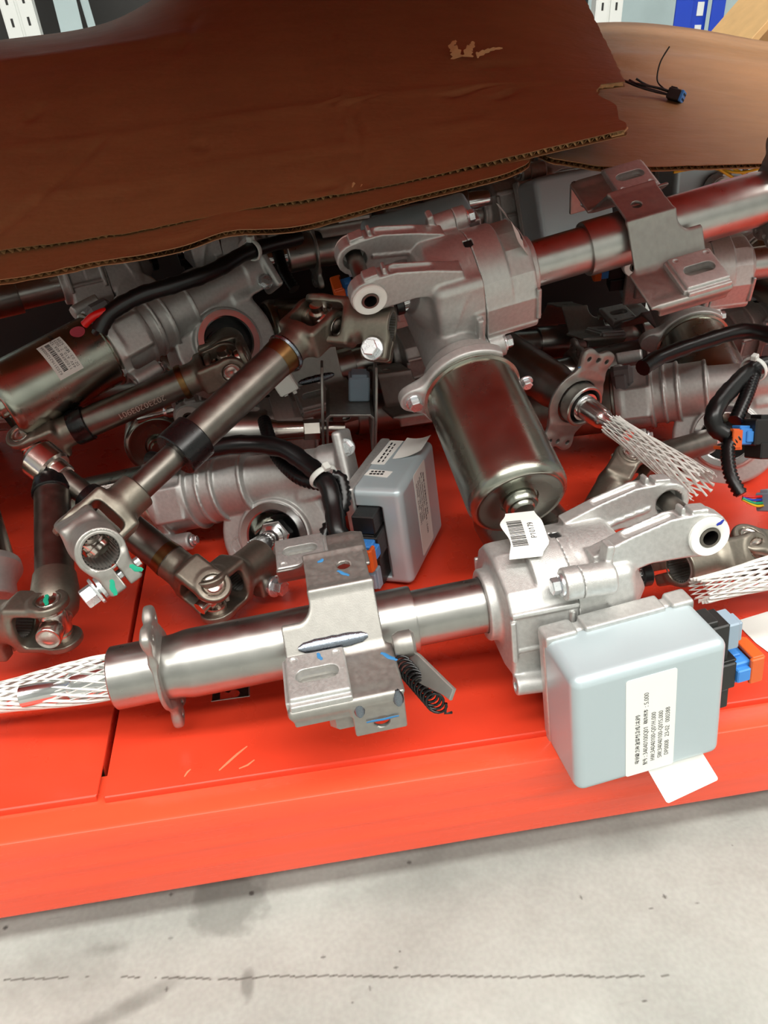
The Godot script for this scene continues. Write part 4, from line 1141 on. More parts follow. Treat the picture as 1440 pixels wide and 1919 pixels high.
func build_boards() -> void:
	var ridge := func(u: float, v: float, a: Vector2, b: Vector2, w: float) -> float:
		var p := V2(u, v); var ab := b - a; var t := clampf((p - a).dot(ab) / ab.length_squared(), 0, 1)
		var d := (p - a - ab * t).length() / w
		return exp(-d * d)
	board("cardboard_sheet", "lower brown cardboard sheet spread over the pile with a wire plug lying on it", [
		PackedVector3Array([V(-0.42, 0.270, -0.37), V(-0.223, 0.284, -0.36), V(-0.149, 0.292, -0.36), V(-0.07, 0.301, -0.36), V(-0.022, 0.312, -0.362), V(0.04, 0.313, -0.36), V(0.127, 0.328, -0.365), V(0.225, 0.344, -0.37), V(0.281, 0.353, -0.40), V(0.354, 0.341, -0.42), V(0.445, 0.338, -0.42), V(0.527, 0.336, -0.42), V(0.70, 0.33, -0.42)]),
		PackedVector3Array([V(-0.44, 0.33, -0.56), V(-0.23, 0.345, -0.56), V(-0.15, 0.35, -0.56), V(-0.07, 0.36, -0.56), V(-0.02, 0.365, -0.56), V(0.05, 0.37, -0.56), V(0.14, 0.372, -0.56), V(0.25, 0.378, -0.57), V(0.33, 0.382, -0.59), V(0.42, 0.385, -0.60), V(0.52, 0.382, -0.60), V(0.62, 0.374, -0.60), V(0.82, 0.355, -0.60)]),
		PackedVector3Array([V(-0.46, 0.40, -0.78), V(-0.24, 0.41, -0.78), V(-0.15, 0.42, -0.78), V(-0.06, 0.43, -0.78), V(-0.01, 0.435, -0.78), V(0.06, 0.44, -0.78), V(0.17, 0.44, -0.78), V(0.30, 0.44, -0.79), V(0.42, 0.438, -0.80), V(0.53, 0.436, -0.80), V(0.64, 0.428, -0.80), V(0.76, 0.415, -0.80), V(0.95, 0.40, -0.80)]),
		PackedVector3Array([V(-0.48, 0.42, -1.0), V(-0.25, 0.43, -1.0), V(-0.15, 0.44, -1.0), V(-0.05, 0.45, -1.0), V(0.0, 0.46, -1.0), V(0.08, 0.47, -1.0), V(0.20, 0.475, -1.0), V(0.36, 0.48, -1.0), V(0.50, 0.484, -1.0), V(0.62, 0.486, -1.0), V(0.74, 0.474, -1.0), V(0.88, 0.452, -1.0), V(1.08, 0.43, -1.0)])], 110, 44,
		{"seed": 5, "cut": func(u: float) -> float: return 0.10 * maxf(0.0, 1.0 - absf(u - 0.655) / 0.022) + 0.012 * sin(u * 43.0) * smoothstep(0.6, 0.3, u) * 0.4,
		"bump": func(u: float, v: float) -> float: return -0.004 * ridge.call(u, v, V2(0.74, 0.62), V2(1.0, 0.34), 0.012) + 0.005 * ridge.call(u, v, V2(0.70, 0.66), V2(0.95, 0.66), 0.05) - 0.003 * ridge.call(u, v, V2(0.2, 0.02), V2(0.42, 0.015), 0.01)})
	board("cardboard_sheet", "upper dark brown cardboard sheet sloping up over the pile with a torn hole", [
		PackedVector3Array([V(-0.40, 0.288, -0.395), V(-0.228, 0.301, -0.40), V(-0.114, 0.310, -0.40), V(0.004, 0.325, -0.40), V(0.124, 0.337, -0.40), V(0.248, 0.357, -0.40), V(0.376, 0.378, -0.40)]),
		PackedVector3Array([V(-0.41, 0.365, -0.55), V(-0.235, 0.378, -0.55), V(-0.115, 0.385, -0.55), V(0.01, 0.395, -0.55), V(0.15, 0.405, -0.55), V(0.29, 0.410, -0.55), V(0.425, 0.410, -0.55)]),
		PackedVector3Array([V(-0.43, 0.44, -0.72), V(-0.25, 0.452, -0.72), V(-0.12, 0.462, -0.72), V(0.02, 0.474, -0.72), V(0.17, 0.482, -0.72), V(0.33, 0.478, -0.72), V(0.472, 0.455, -0.72)]),
		PackedVector3Array([V(-0.46, 0.468, -0.92), V(-0.318, 0.483, -0.93), V(-0.17, 0.500, -0.93), V(-0.03, 0.552, -0.93), V(0.16, 0.575, -0.92), V(0.36, 0.56, -0.90), V(0.50, 0.520, -0.88)])], 100, 60,
		{"seed": 9, "thick": 0.006, "lim": func(v: float) -> float: return 0.965 + 0.012 * sin(v * 40.0) * 0.4 - 0.02 * smoothstep(0.12, 0.3, v) if v < 0.34 else 0.995 - 0.02 * (v - 0.34),
		"bump": func(u: float, v: float) -> float:
			return 0.0026 * ridge.call(u, v, V2(0.62, 0.02), V2(0.615, 0.6), 0.005) - 0.003 * ridge.call(u, v, V2(0.645, 0.02), V2(0.63, 0.34), 0.006) + 0.0022 * ridge.call(u, v, V2(0.0, 0.30), V2(0.9, 0.36), 0.008) + 0.0020 * ridge.call(u, v, V2(0.0, 0.15), V2(0.8, 0.2), 0.007) \
				- 0.0028 * ridge.call(u, v, V2(0.12, 0.0), V2(0.30, 0.32), 0.006) + 0.004 * ridge.call(u, v, V2(0.05, 0.66), V2(0.42, 0.70), 0.03) - 0.003 * ridge.call(u, v, V2(0.40, 0.62), V2(0.44, 0.78), 0.008) \
				- 0.006 * ridge.call(u, v, V2(0.76, 0.33), V2(0.77, 0.335), 0.010) - 0.005 * ridge.call(u, v, V2(0.82, 0.30), V2(0.835, 0.31), 0.008) - 0.004 * ridge.call(u, v, V2(0.43, 0.25), V2(0.435, 0.255), 0.008) - 0.004 * ridge.call(u, v, V2(0.19, 0.42), V2(0.2, 0.45), 0.008) - 0.004 * ridge.call(u, v, V2(0.80, 0.45), V2(0.86, 0.445), 0.007) - 0.003 * ridge.call(u, v, V2(0.56, 0.06), V2(0.60, 0.05), 0.006)})

func B3(x: Vector3, y: Vector3, z: Vector3, o: Vector3) -> Transform3D:
	return Transform3D(Basis(x, y, z), o).orthonormalized()

func build_columns() -> void:
	var A := T(V(0.1375, 0.0837, -0.0792), V(-4.2, -0.2, 4.8))
	var unit_w := T(V(0.2218, 0.0525, 0.0010), V(-1.2, 2.7, 6.9))
	var unit_l := A.affine_inverse() * unit_w
	var a := make_column("bright steering column lying along the front beam, blue-grey control box overhanging the shelf", A, {"unit": unit_l, "spring": true})
	var Bx := T(V(0.24686, 0.27097, -0.32972), V(-23.93, -174.82, -13.04))
	var b := make_column("steering column high in the pile with white-bushed fork and shiny zinc motor pointing down", Bx, {"unit": T(V(0.082, -0.03, 0.085)), "unit_label": false, "roll": -2.0, "rise": 5.0})
	make_tag(a, TM(V(37, 48.5, -8), V(-84, 0, 0)) * TM(Vector3.ZERO, V(0, 0, -8)))
	make_tag(b, TM(V(16, 44, 2), V(-90, 0, 0)) * TM(Vector3.ZERO, V(0, -62, 6)))
	# C and D, seen from the output end
	make_worm_column("steering column with a red lead and barcode label on its dull zinc motor", T(V(-0.0406, 0.180, -0.4711), V(-15.1, 121.7, 152.3)), {})
	var dx := T(V(-0.0131, 0.0354, -0.2913), V(-14.2, 72.1, 161.0))
	var d := make_worm_column("steering column with bright ribbed gear case, hexagon nut and bare splined shaft", dx, {"stub": true})
	var u := control_unit(d, dx.affine_inverse() * T(V(0.1096, 0.0590, -0.2761), V(-5.8, 61.5, -178.3)), true, "000391")
	node("sticker", shared("sticker_a", func(mb: MB) -> void: mb.prism(T(V(22, -51.3, -6), V(90, 8, 0)), MB.rrect(6, 12, 0.5), 0.12)), M.paper, u)
	node("sticker", shared("sticker_b", func(mb: MB) -> void: mb.prism(T(V(-22, -51.3, -12), V(90, 3, 0)), MB.rrect(26, 7, 0.8), 0.12)), M.paper, u)
	node("peeling_sticker", shared("sticker_c", func(mb: MB) -> void:
		for i in 8:
			var z0 := -2.0 + i * 3.4; var z1 := z0 + 3.4
			var h := func(z: float) -> float: return -51.6 - 9.0 * pow((z + 2.0) / 27.0, 2.0) + 3.0 * (z + 2.0) / 27.0
			for k in 2:
				var o := -0.15 * k
				var p := [V(-54 + z0 * 0.2, h.call(z0) + o, z0), V(-8 - z0 * 0.3, h.call(z0) + o, z0), V(-8 - z1 * 0.3, h.call(z1) + o, z1), V(-54 + z1 * 0.2, h.call(z1) + o, z1)]
				if k == 1: mb.quad(p[0], p[1], p[2], p[3])
				else: mb.quad(p[3], p[2], p[1], p[0])), M.paper, u)
	node("printed_bars", shared("sticker_print", func(mb: MB) -> void:
		for i in 4:
			mb.box(T(V(19, -51.5, -13 + i * 3.6)), V(1.3, 0.1, 1.2), 0.02); mb.box(T(V(23.5, -51.5, -13 + i * 3.6)), V(1.3, 0.1, 1.4), 0.02)
		for i in 6: mb.box(T(V(-40 + i * 7.5, -51.5, -14)), V(2.6, 0.1, 0.9), 0.02); mb.box(T(V(-38 + i * 7.0, -51.5, -10)), V(2.2, 0.1, 0.7), 0.02)), M.ink, u)
	# E at the right, F with its flange towards us
	make_worm_column("dark steering column with ribbed gear case behind the orange and blue plug", T(V(0.5030, 0.0585, -0.3610), V(-14.0, 62.0, 163.0)), {"plate": false, "motor": "shaft"})
	var Fx := frame(V(0.310, 0.124, -0.375), V(0.255, 0.1465, -0.545), V(0.25, 1, 0)) * TM(V(236, 0, 0))
	var f := make_column("steering column end-on with an eared flange and a net sleeve on its shaft", Fx * T(V(0, 0, 0), V(-8, 0, 0)), {"bracket": false, "flange_roll": 12.0, "flange_x": -256.0, "flange_size": 1.18})
	paint(f, "paint_mark", V(-0.2585, 0.040, -0.012), V(-0.2585, 0.038, 0.014), V(-1, 0, 0), 1.0, M.bluemark)
	# paint-pen marks on the front column
	var br := a.get_node("mounting_bracket")
	paint(br, "paint_mark", V(-0.113, 0.0308, 0.004), V(-0.106, 0.0308, 0.012), V(0, 1, 0), 1.4, M.bluemark)
	paint(br, "paint_mark", V(-0.125, 0.0308, -0.010), V(-0.121, 0.0308, -0.013), V(0, 1, 0), 1.6, M.bluemark)
	paint(br, "paint_mark", V(-0.095, -0.0038, 0.056), V(-0.086, -0.0038, 0.066), V(0, 1, 0), 1.6, M.bluemark)
	paint(br, "paint_mark", V(-0.136, 0.0042, 0.053), V(-0.134, 0.0042, 0.060), V(0, 1, 0), 1.4, M.bluemark)
	paint(br, "paint_mark", V(-0.113, -0.0240, 0.0942), V(-0.092, -0.0240, 0.0942), V(0, 0, 1), 1.0, M.bluemark)
	paint(a.get_node("gear_housing"), "paint_mark", V(0.159, 0.053, 0.0384), V(0.164, 0.056, 0.0384), V(0, 0, 1), 1.3, M.bluepen)
	paint(b.get_node("drive_motor"), "paint_mark", V(0.000, 0.016, 0.046), V(0.000, 0.004, 0.058), V(1, 0, 0), 1.6, M.bluepen)

func make_tag(a: Node3D, xf: Transform3D) -> void:   # curled paper tag on the cover; its own plane: X across, Y along, Z off the paper
	var bend := func(y: float) -> float: return 2.5 - y * y * 0.0035 + 0.5 * sin(y * 0.2)
	var t := node("paper_tag", shared("tag", func(mb: MB) -> void:
		for k in 2:
			for i in 16:
				var y0 := -29.0 + i * 3.7; var y1 := y0 + 3.7
				var w := func(y: float) -> Vector2: return V2(-14.0 + 3.0 * smoothstep(10, 30, y) - 2.0 * sin(y * 0.15), 15.0 - 8.0 * smoothstep(-14, -30, y) - 2.0 * smoothstep(10, 30, y))
				var a0: Vector2 = w.call(y0); var a1: Vector2 = w.call(y1); var z0: float = bend.call(y0); var z1: float = bend.call(y1); var o := 0.0 if k == 0 else -0.25
				var p := [V(a0.x, y0, z0 + o), V(a0.y, y0, z0 + o), V(a1.y, y1, z1 + o), V(a1.x, y1, z1 + o)]
				if k == 0: mb.quad(p[0], p[1], p[2], p[3])
				else: mb.quad(p[3], p[2], p[1], p[0])), M.paper, a, xf)
	node("barcode", shared("tagbar", func(mb: MB) -> void:
		rng.seed = 3
		var y := -17.0
		while y < 15.0:
			var w := rng.randf_range(0.35, 1.1)
			var sl := rad_to_deg(atan(-0.012 * y + 0.1 * cos(y * 0.2)))
			mb.box(T(V(-5.5, y + w * 0.5, bend.call(y + w * 0.5) + 0.12), V(sl, 0, 0)), V(5.5, w * 0.5, 0.1), 0.02)
			y += w + rng.randf_range(0.45, 1.0)), M.ink, t)
	for i in 6:
		var y := -9.0 + i * 3.1
		text("printed_text", "P10179"[i], 4.0, M.ink, t, TM(V(5.5, y, bend.call(y + 1.2) + 0.25), V(0, 0, 90)), true)

func build_shafts() -> void:
	var tele := func(L: float) -> Array: return [
		["inner_tube", "shaft", [44, 0, 44, 10.8, 112, 10.8, 112, 0]],
		["slip_collar", "blackring", [92, 10, 92, 19, 93, 20, 116, 20, 117, 19, 117, 0]],
		["outer_tube", "shaft", [108, 0, 108, 15.6, L - 64, 15.6, L - 52, 16.2, L - 52, 0]],
		["burnt_band", "burnt", [L - 62, 15.9, L - 50, 16.6]],
		["weld_ring", "heat", [L - 50, 15, L - 50, 17.6, L - 48, 18.4, L - 46, 17.6, L - 46, 15]]]
	var s1 := make_shaft("intermediate_shaft", "long telescopic shaft with black slip collar and open splined clamp yoke at its foot", V(-0.1478, 0.1348, -0.1563), V(0.0497, 0.2374, -0.3221), V(0.1, 0.9, 0.3), tele, {"ra": 60.0, "rb": 80.0})
	add_clamp(s1, V(-0.1478, 0.1348, -0.1563), V(-0.1205, 0.1600, -0.0837), V(-0.5, 0.75, -0.4), true, true)
	add_clamp(s1, V(0.0497, 0.2374, -0.3221), V(0.1104, 0.2350, -0.2929), V(0.1, 0.9, -0.45))
	var short := func(L: float) -> Array: return [
		["inner_tube", "shaft", [36, 0, 36, 9.5, 70, 9.5, 70, 0]],
		["slip_collar", "blackring", [L * 0.5 - 62, 9, L * 0.5 - 62, 17, L * 0.5 - 60, 18, L * 0.5 - 46, 18, L * 0.5 - 45, 17, L * 0.5 - 45, 0]],
		["outer_tube", "shaft", [L * 0.5 - 48, 0, L * 0.5 - 48, 15.2, L - 58, 15.2, L - 48, 16, L - 48, 0]],
		["weld_ring", "burnt", [L - 52, 15, L - 52, 17.4, L - 49, 18, L - 46, 17.4, L - 46, 15]]]
	var s2 := make_shaft("intermediate_shaft", "brown shaft below the barcode-labelled motor, stamped with a long serial number", V(-0.2426, 0.1168, -0.3812), V(-0.0405, 0.1789, -0.4019), V(0, 0.9, 0.4), short, {"ra": 0.0, "rb": 75.0})
	add_clamp(s2, V(-0.0405, 0.1789, -0.4019), V(-0.0405, 0.180, -0.485), V(0.9, 0.3, 0.1), false)
	var L2 := V(-0.2426, 0.1168, -0.3812).distance_to(V(-0.0405, 0.1789, -0.4019)) / U
	text("laser_mark", "20230203901", 6.0, M.laser, s2, TM(V(L2 - 70, 4.5, 14.7), V(-17, 0, 180)))
	var s3 := make_shaft("intermediate_shaft", "short shaft with a burnt weld band, joined to the bare splined shaft", V(-0.2064, 0.1363, -0.2937), V(-0.0681, 0.0478, -0.1857), V(0.3, 0.9, 0.2), func(L: float) -> Array: return [
		["inner_tube", "shaft", [18, 0, 18, 9.8, 62, 9.8, 62, 0]],
		["slip_collar", "blackring", [50, 9, 50, 13, 66, 16.5, 72, 16.8, 73, 15, 73, 0]],
		["outer_tube", "shaft", [70, 0, 70, 14.8, L - 58, 14.8, L - 48, 15.6, L - 48, 0]],
		["burnt_band", "burnt", [L - 58, 15.0, L - 49, 15.9]]], {"ya": false, "rb": 20.0})
	node("ball_socket", shared("socket", func(mb: MB) -> void:
		mb.lathe(Transform3D(), P([-14, 0, -14, 12, -8, 18, 10, 18, 12, 16, 12, 13, 22, 12.4, 24, 10, 24, 0]), 40)), M.bearing, s3)
	add_clamp(s3, V(-0.0681, 0.0478, -0.1857), V(-0.0209, 0.0484, -0.2430), V(-0.3, 0.9, 0.2), true, false, true)
	var s4 := make_shaft("intermediate_shaft", "thick upright shaft ending in a flat-lying yoke with bright bearing caps", V(-0.2019, 0.1270, -0.2877), V(-0.1820, 0.0729, -0.1392), V(0.9, 0.3, 0), func(L: float) -> Array: return [
		["top_collar", "blackring", [6, 0, 6, 15, 20, 17, 24, 17, 25, 15.4, 25, 0]],
		["outer_tube", "shaft", [20, 0, 20, 15, L - 46, 15, L - 40, 15.6, L - 40, 0]], ["joint_dome", "forged", [L - 44, 0, L - 44, 16.6, L - 26, 18.5, L - 12, 17, L - 4, 12, L - 2, 0]]], {"ya": false, "yb": false})
	add_clamp(s4, V(-0.1820, 0.0729, -0.1392), V(-0.2536, 0.0676, -0.1610), V(0, 1, 0.02), false, false, true)
	for g in [-1.0, 1.0]:
		var cf := frame(V(-0.2536, 0.0676, -0.1610), V(-0.1820, 0.0729, -0.1392), V(0, 1, 0.02))
		node("bearing_cup", cup_mesh(), M.bearing, s4, s4.transform.affine_inverse() * Transform3D(cf.basis, V(-0.1820, 0.0729, -0.1392)) * TM(Vector3.ZERO, V(0, 90 + 12 if g > 0 else -90 + 12, 0)))
	node("universal_cross", cross_mesh(), M.bearing, s4, s4.transform.affine_inverse() * Transform3D(frame(V(-0.2536, 0.0676, -0.1610), V(-0.1820, 0.0729, -0.1392), V(0, 1, 0.02)).basis, V(-0.1820, 0.0729, -0.1392)))
	# output joint of the front column and one deeper in the pile
	var s5 := make_shaft("intermediate_shaft", "shaft joint on the splined output just behind the overhanging control box", V(0.3773, 0.0652, -0.1300), V(0.52, 0.035, -0.10), V(0.1, 0.9, 0.3), func(L: float) -> Array: return [
		["outer_tube", "shaft", [44, 0, 44, 13, L - 4, 13, L - 4, 0]]], {"ra": 0.0, "yb": false})
	add_clamp(s5, V(0.3773, 0.0652, -0.1300), V(0.3080, 0.0710, -0.1105), V(0.2, 0.6, 0.75), false)
	var s6 := make_shaft("intermediate_shaft", "oily shaft joint below the netted shaft, bright caps showing", V(0.3633, 0.0555, -0.3227), V(0.5563, 0.0551, -0.3839), V(0.1, 0.8, 0.5), func(L: float) -> Array: return [
		["outer_tube", "shaft", [40, 0, 40, 14, L - 80, 14, L - 80, 0]], ["spline", "machined", [L - 84, 0, L - 84, 9, L - 20, 9, L - 20, 0]]], {"ra": 10.0, "yb": false})
	add_clamp(s6, V(0.3633, 0.0555, -0.3227), V(0.3207, 0.0339, -0.2797), V(0.1, 0.9, 0.3), false)
	# sleeves
	net_sleeve("net_sleeve", "white net sleeve on the tube end of the front beam column", frame(V(-0.128, 0.0625, -0.080), V(-0.26, 0.038, -0.098)), 130, 17.5, 10.5, 0.8, 1)
	net_sleeve("net_sleeve", "grey net sleeve hanging from the shaft of the flanged column", frame(V(0.3330, 0.1145, -0.3040), V(0.3735, 0.0965, -0.1935)), 118, 11.5, 17, 0.8, 2)
	net_sleeve("net_sleeve", "white net sleeve lying loose behind the overhanging control box", frame(V(0.3054, 0.0776, -0.0700), V(0.3829, 0.0760, -0.0849)), 110, 11, 16, 0.75, 3)

func cable(called: String, label: String, parts: Array, group := "") -> Node3D:   # parts: [name, material, points, radius, ribbed]
	var t := thing(called, label, "cable", Transform3D(), group)
	for p in parts: node(p[0], cable_mesh(PackedVector3Array(p[2]), p[3], p[4]), M[p[1]], t)
	return t

func tie(parent: Node, c: Vector3, dir: Vector3, r: float) -> void:   # cable tie ring with its lock
	var mb := MB.new(); var pts := PackedVector3Array(); var rad := PackedFloat32Array()
	var f := frame(Vector3.ZERO, dir)
	for i in 29:
		var a := TAU * i / 28.0
		pts.append(f * V(0, cos(a) * r, sin(a) * r)); rad.append(1.2)
	mb.sweep(pts, rad, 8, 1.0, 2.4, f.basis.x)
	mb.box(f * T(V(0, r + 1.5, 0)), V(3.6, 3.0, 3.2), 0.8)
	node("cable_tie", mb.mesh(), M.tie, parent, T(c))

func build_cables() -> void:
	var d := cable("wiring_harness", "black sheathed cable with a white tie plugged into the middle control box", [
		["sheath", "rubber", [V(-0.125, 0.106, -0.345), V(-0.0981, 0.1124, -0.3254), V(-0.0449, 0.1305, -0.3065), V(-0.0007, 0.1308, -0.2918), V(0.0241, 0.1208, -0.2702), V(0.0391, 0.1131, -0.2441), V(0.0425, 0.0975, -0.2270), V(0.0439, 0.0818, -0.2066), V(0.0554, 0.0653, -0.2040)], 0.0088, false],
		["conduit", "rubber", [V(-0.0109, 0.128, -0.3648), V(-0.0089, 0.1245, -0.3448), V(-0.0014, 0.1117, -0.3124), V(0.0162, 0.1047, -0.2765), V(0.0391, 0.1034, -0.2591)], 0.0068, true],
		["conduit", "rubber", [V(0.045, 0.116, -0.252), V(0.0530, 0.1117, -0.2489), V(0.0519, 0.0941, -0.2335), V(0.0336, 0.0758, -0.2198), V(0.0342, 0.0597, -0.2064), V(0.0486, 0.0506, -0.2056)], 0.0066, true]])
	tie(d, V(0.0371, 0.1165, -0.2504), V(0.3, -0.35, 0.6), 12.5)
	var c := cable("wiring_harness", "black sheathed cable along the red-lead motor column, going under the cardboard", [
		["sheath", "rubber", [V(-0.1541, 0.2267, -0.3783), V(-0.1424, 0.2411, -0.3849), V(-0.1147, 0.2528, -0.3961), V(-0.0798, 0.2587, -0.4074), V(-0.0441, 0.2645, -0.4281), V(-0.0060, 0.2723, -0.4761), V(0.0475, 0.2742, -0.5241)], 0.0080, false],
		["lead", "rubber", [V(-0.1586, 0.2248, -0.3827), V(-0.1490, 0.2349, -0.3782), V(-0.1422, 0.2424, -0.3857), V(-0.1295, 0.2498, -0.3923)], 0.0034, false],
		["red_lead", "redwire", [V(-0.1659, 0.2340, -0.3801), V(-0.1554, 0.2417, -0.3787), V(-0.1418, 0.2448, -0.3842)], 0.0038, false],
		["conduit", "rubber", [V(0.0249, 0.2459, -0.6067), V(0.0294, 0.228, -0.570), V(0.0394, 0.2105, -0.5509)], 0.0072, true]])
	tie(c, V(-0.004, 0.2725, -0.478), V(0.5, 0.1, -0.6), 10)
	var e := cable("wiring_harness", "black cables with corrugated conduits and an orange-locked plug before the dark gear case", [
		["sheath", "rubber", [V(0.3943, 0.1456, -0.3703), V(0.4227, 0.1511, -0.3860), V(0.4758, 0.1606, -0.3951), V(0.5235, 0.1693, -0.3932), V(0.545, 0.166, -0.3612), V(0.53, 0.155, -0.335), V(0.4984, 0.1498, -0.3307), V(0.4586, 0.1394, -0.3054), V(0.4287, 0.1293, -0.2800), V(0.4276, 0.1155, -0.2719), V(0.4375, 0.1084, -0.2666)], 0.0088, false],
		["conduit", "rubber", [V(0.5101, 0.154, -0.3344), V(0.5001, 0.1498, -0.3304), V(0.4740, 0.1342, -0.3001), V(0.4520, 0.1162, -0.2784)], 0.0072, true],
		["conduit", "rubber", [V(0.4431, 0.108, -0.2595), V(0.4331, 0.1004, -0.2535), V(0.4262, 0.0832, -0.2310), V(0.4307, 0.0687, -0.2133)], 0.0068, true],
		["red_wire", "redwire", [V(0.4307, 0.0687, -0.2133), V(0.440, 0.0685, -0.2105), V(0.450, 0.0670, -0.2120)], 0.0012, false],
		["blue_wire", "bluewire", [V(0.4307, 0.0677, -0.2123), V(0.440, 0.0655, -0.2095), V(0.450, 0.0640, -0.2110)], 0.0012, false],
		["green_wire", "greenwire", [V(0.4297, 0.0677, -0.2113), V(0.440, 0.0635, -0.2075), V(0.450, 0.0615, -0.2090)], 0.0012, false],
		["yellow_wire", "yellowwire", [V(0.4297, 0.0667, -0.2113), V(0.441, 0.0610, -0.2065), V(0.451, 0.0590, -0.2080)], 0.0012, false]])
	tie(e, V(0.4952, 0.1500, -0.3275), V(-0.6, -0.2, 0.4), 13)
	node("grey_plug", shared("greyplug2", func(mb: MB) -> void: mb.box(T(V(6, 0, 0)), V(8, 9, 10), 1.2); mb.box(T(V(4, 10, 0)), V(5, 2, 5), 0.6)), M.greyplug, e, T(V(0.453, 0.062, -0.209), V(-25, 15, -8)))
	node("blue_plug", shared("blueplug2", func(mb: MB) -> void: mb.box(Transform3D(), V(9, 8, 9), 1.2); mb.box(T(V(3, 0, 9)), V(6, 5.5, 2), 0.8); mb.box(T(V(-2, 9, 0)), V(6, 1.6, 6), 0.6)), M.blueplug, e, T(V(0.4545, 0.1055, -0.2660), V(-20, 8, -8)))
	node("orange_lock", shared("orangelock2", func(mb: MB) -> void: mb.box(T(V(0, 0, 9.5)), V(5, 9, 1.6), 0.8); mb.box(T(V(5, 0, 0)), V(1.8, 9, 10), 0.8); mb.box(T(V(-2, -9, 0)), V(9, 1.6, 10), 0.6); mb.box(T(V(0, 8.6, 3)), V(4, 1.4, 6), 0.6)), M.orangeplug, e, T(V(0.4400, 0.1055, -0.2635), V(-20, 8, -8)))
	node("connector_block", shared("connblock2", func(mb: MB) -> void: mb.box(T(V(24, 4, 0)), V(20, 13, 14), 1.5); mb.box(T(V(30, -14, 4)), V(20, 8, 12), 1.2); mb.box(T(V(36, 18, -6)), V(16, 3, 8), 0.8)), M.plasticblack, e, T(V(0.4545, 0.1055, -0.2660), V(-20, 8, -8)))
	cable("wire_bundle", "thin yellow and orange wires in the gap between cardboard and big steel tube", [
		["yellow_wire", "yellowwire", [V(0.50, 0.315, -0.56), V(0.54, 0.318, -0.56), V(0.58, 0.312, -0.55), V(0.62, 0.318, -0.55)], 0.0016, false],
		["yellow_wire", "yellowwire", [V(0.53, 0.332, -0.56), V(0.55, 0.318, -0.55), V(0.575, 0.305, -0.55)], 0.0016, false],
		["yellow_wire", "yellowwire", [V(0.54, 0.335, -0.565), V(0.565, 0.320, -0.555), V(0.59, 0.308, -0.55)], 0.0016, false],
		["orange_wire", "orangeplug", [V(0.57, 0.328, -0.56), V(0.60, 0.333, -0.55), V(0.635, 0.342, -0.54), V(0.65, 0.335, -0.54)], 0.0022, false]])

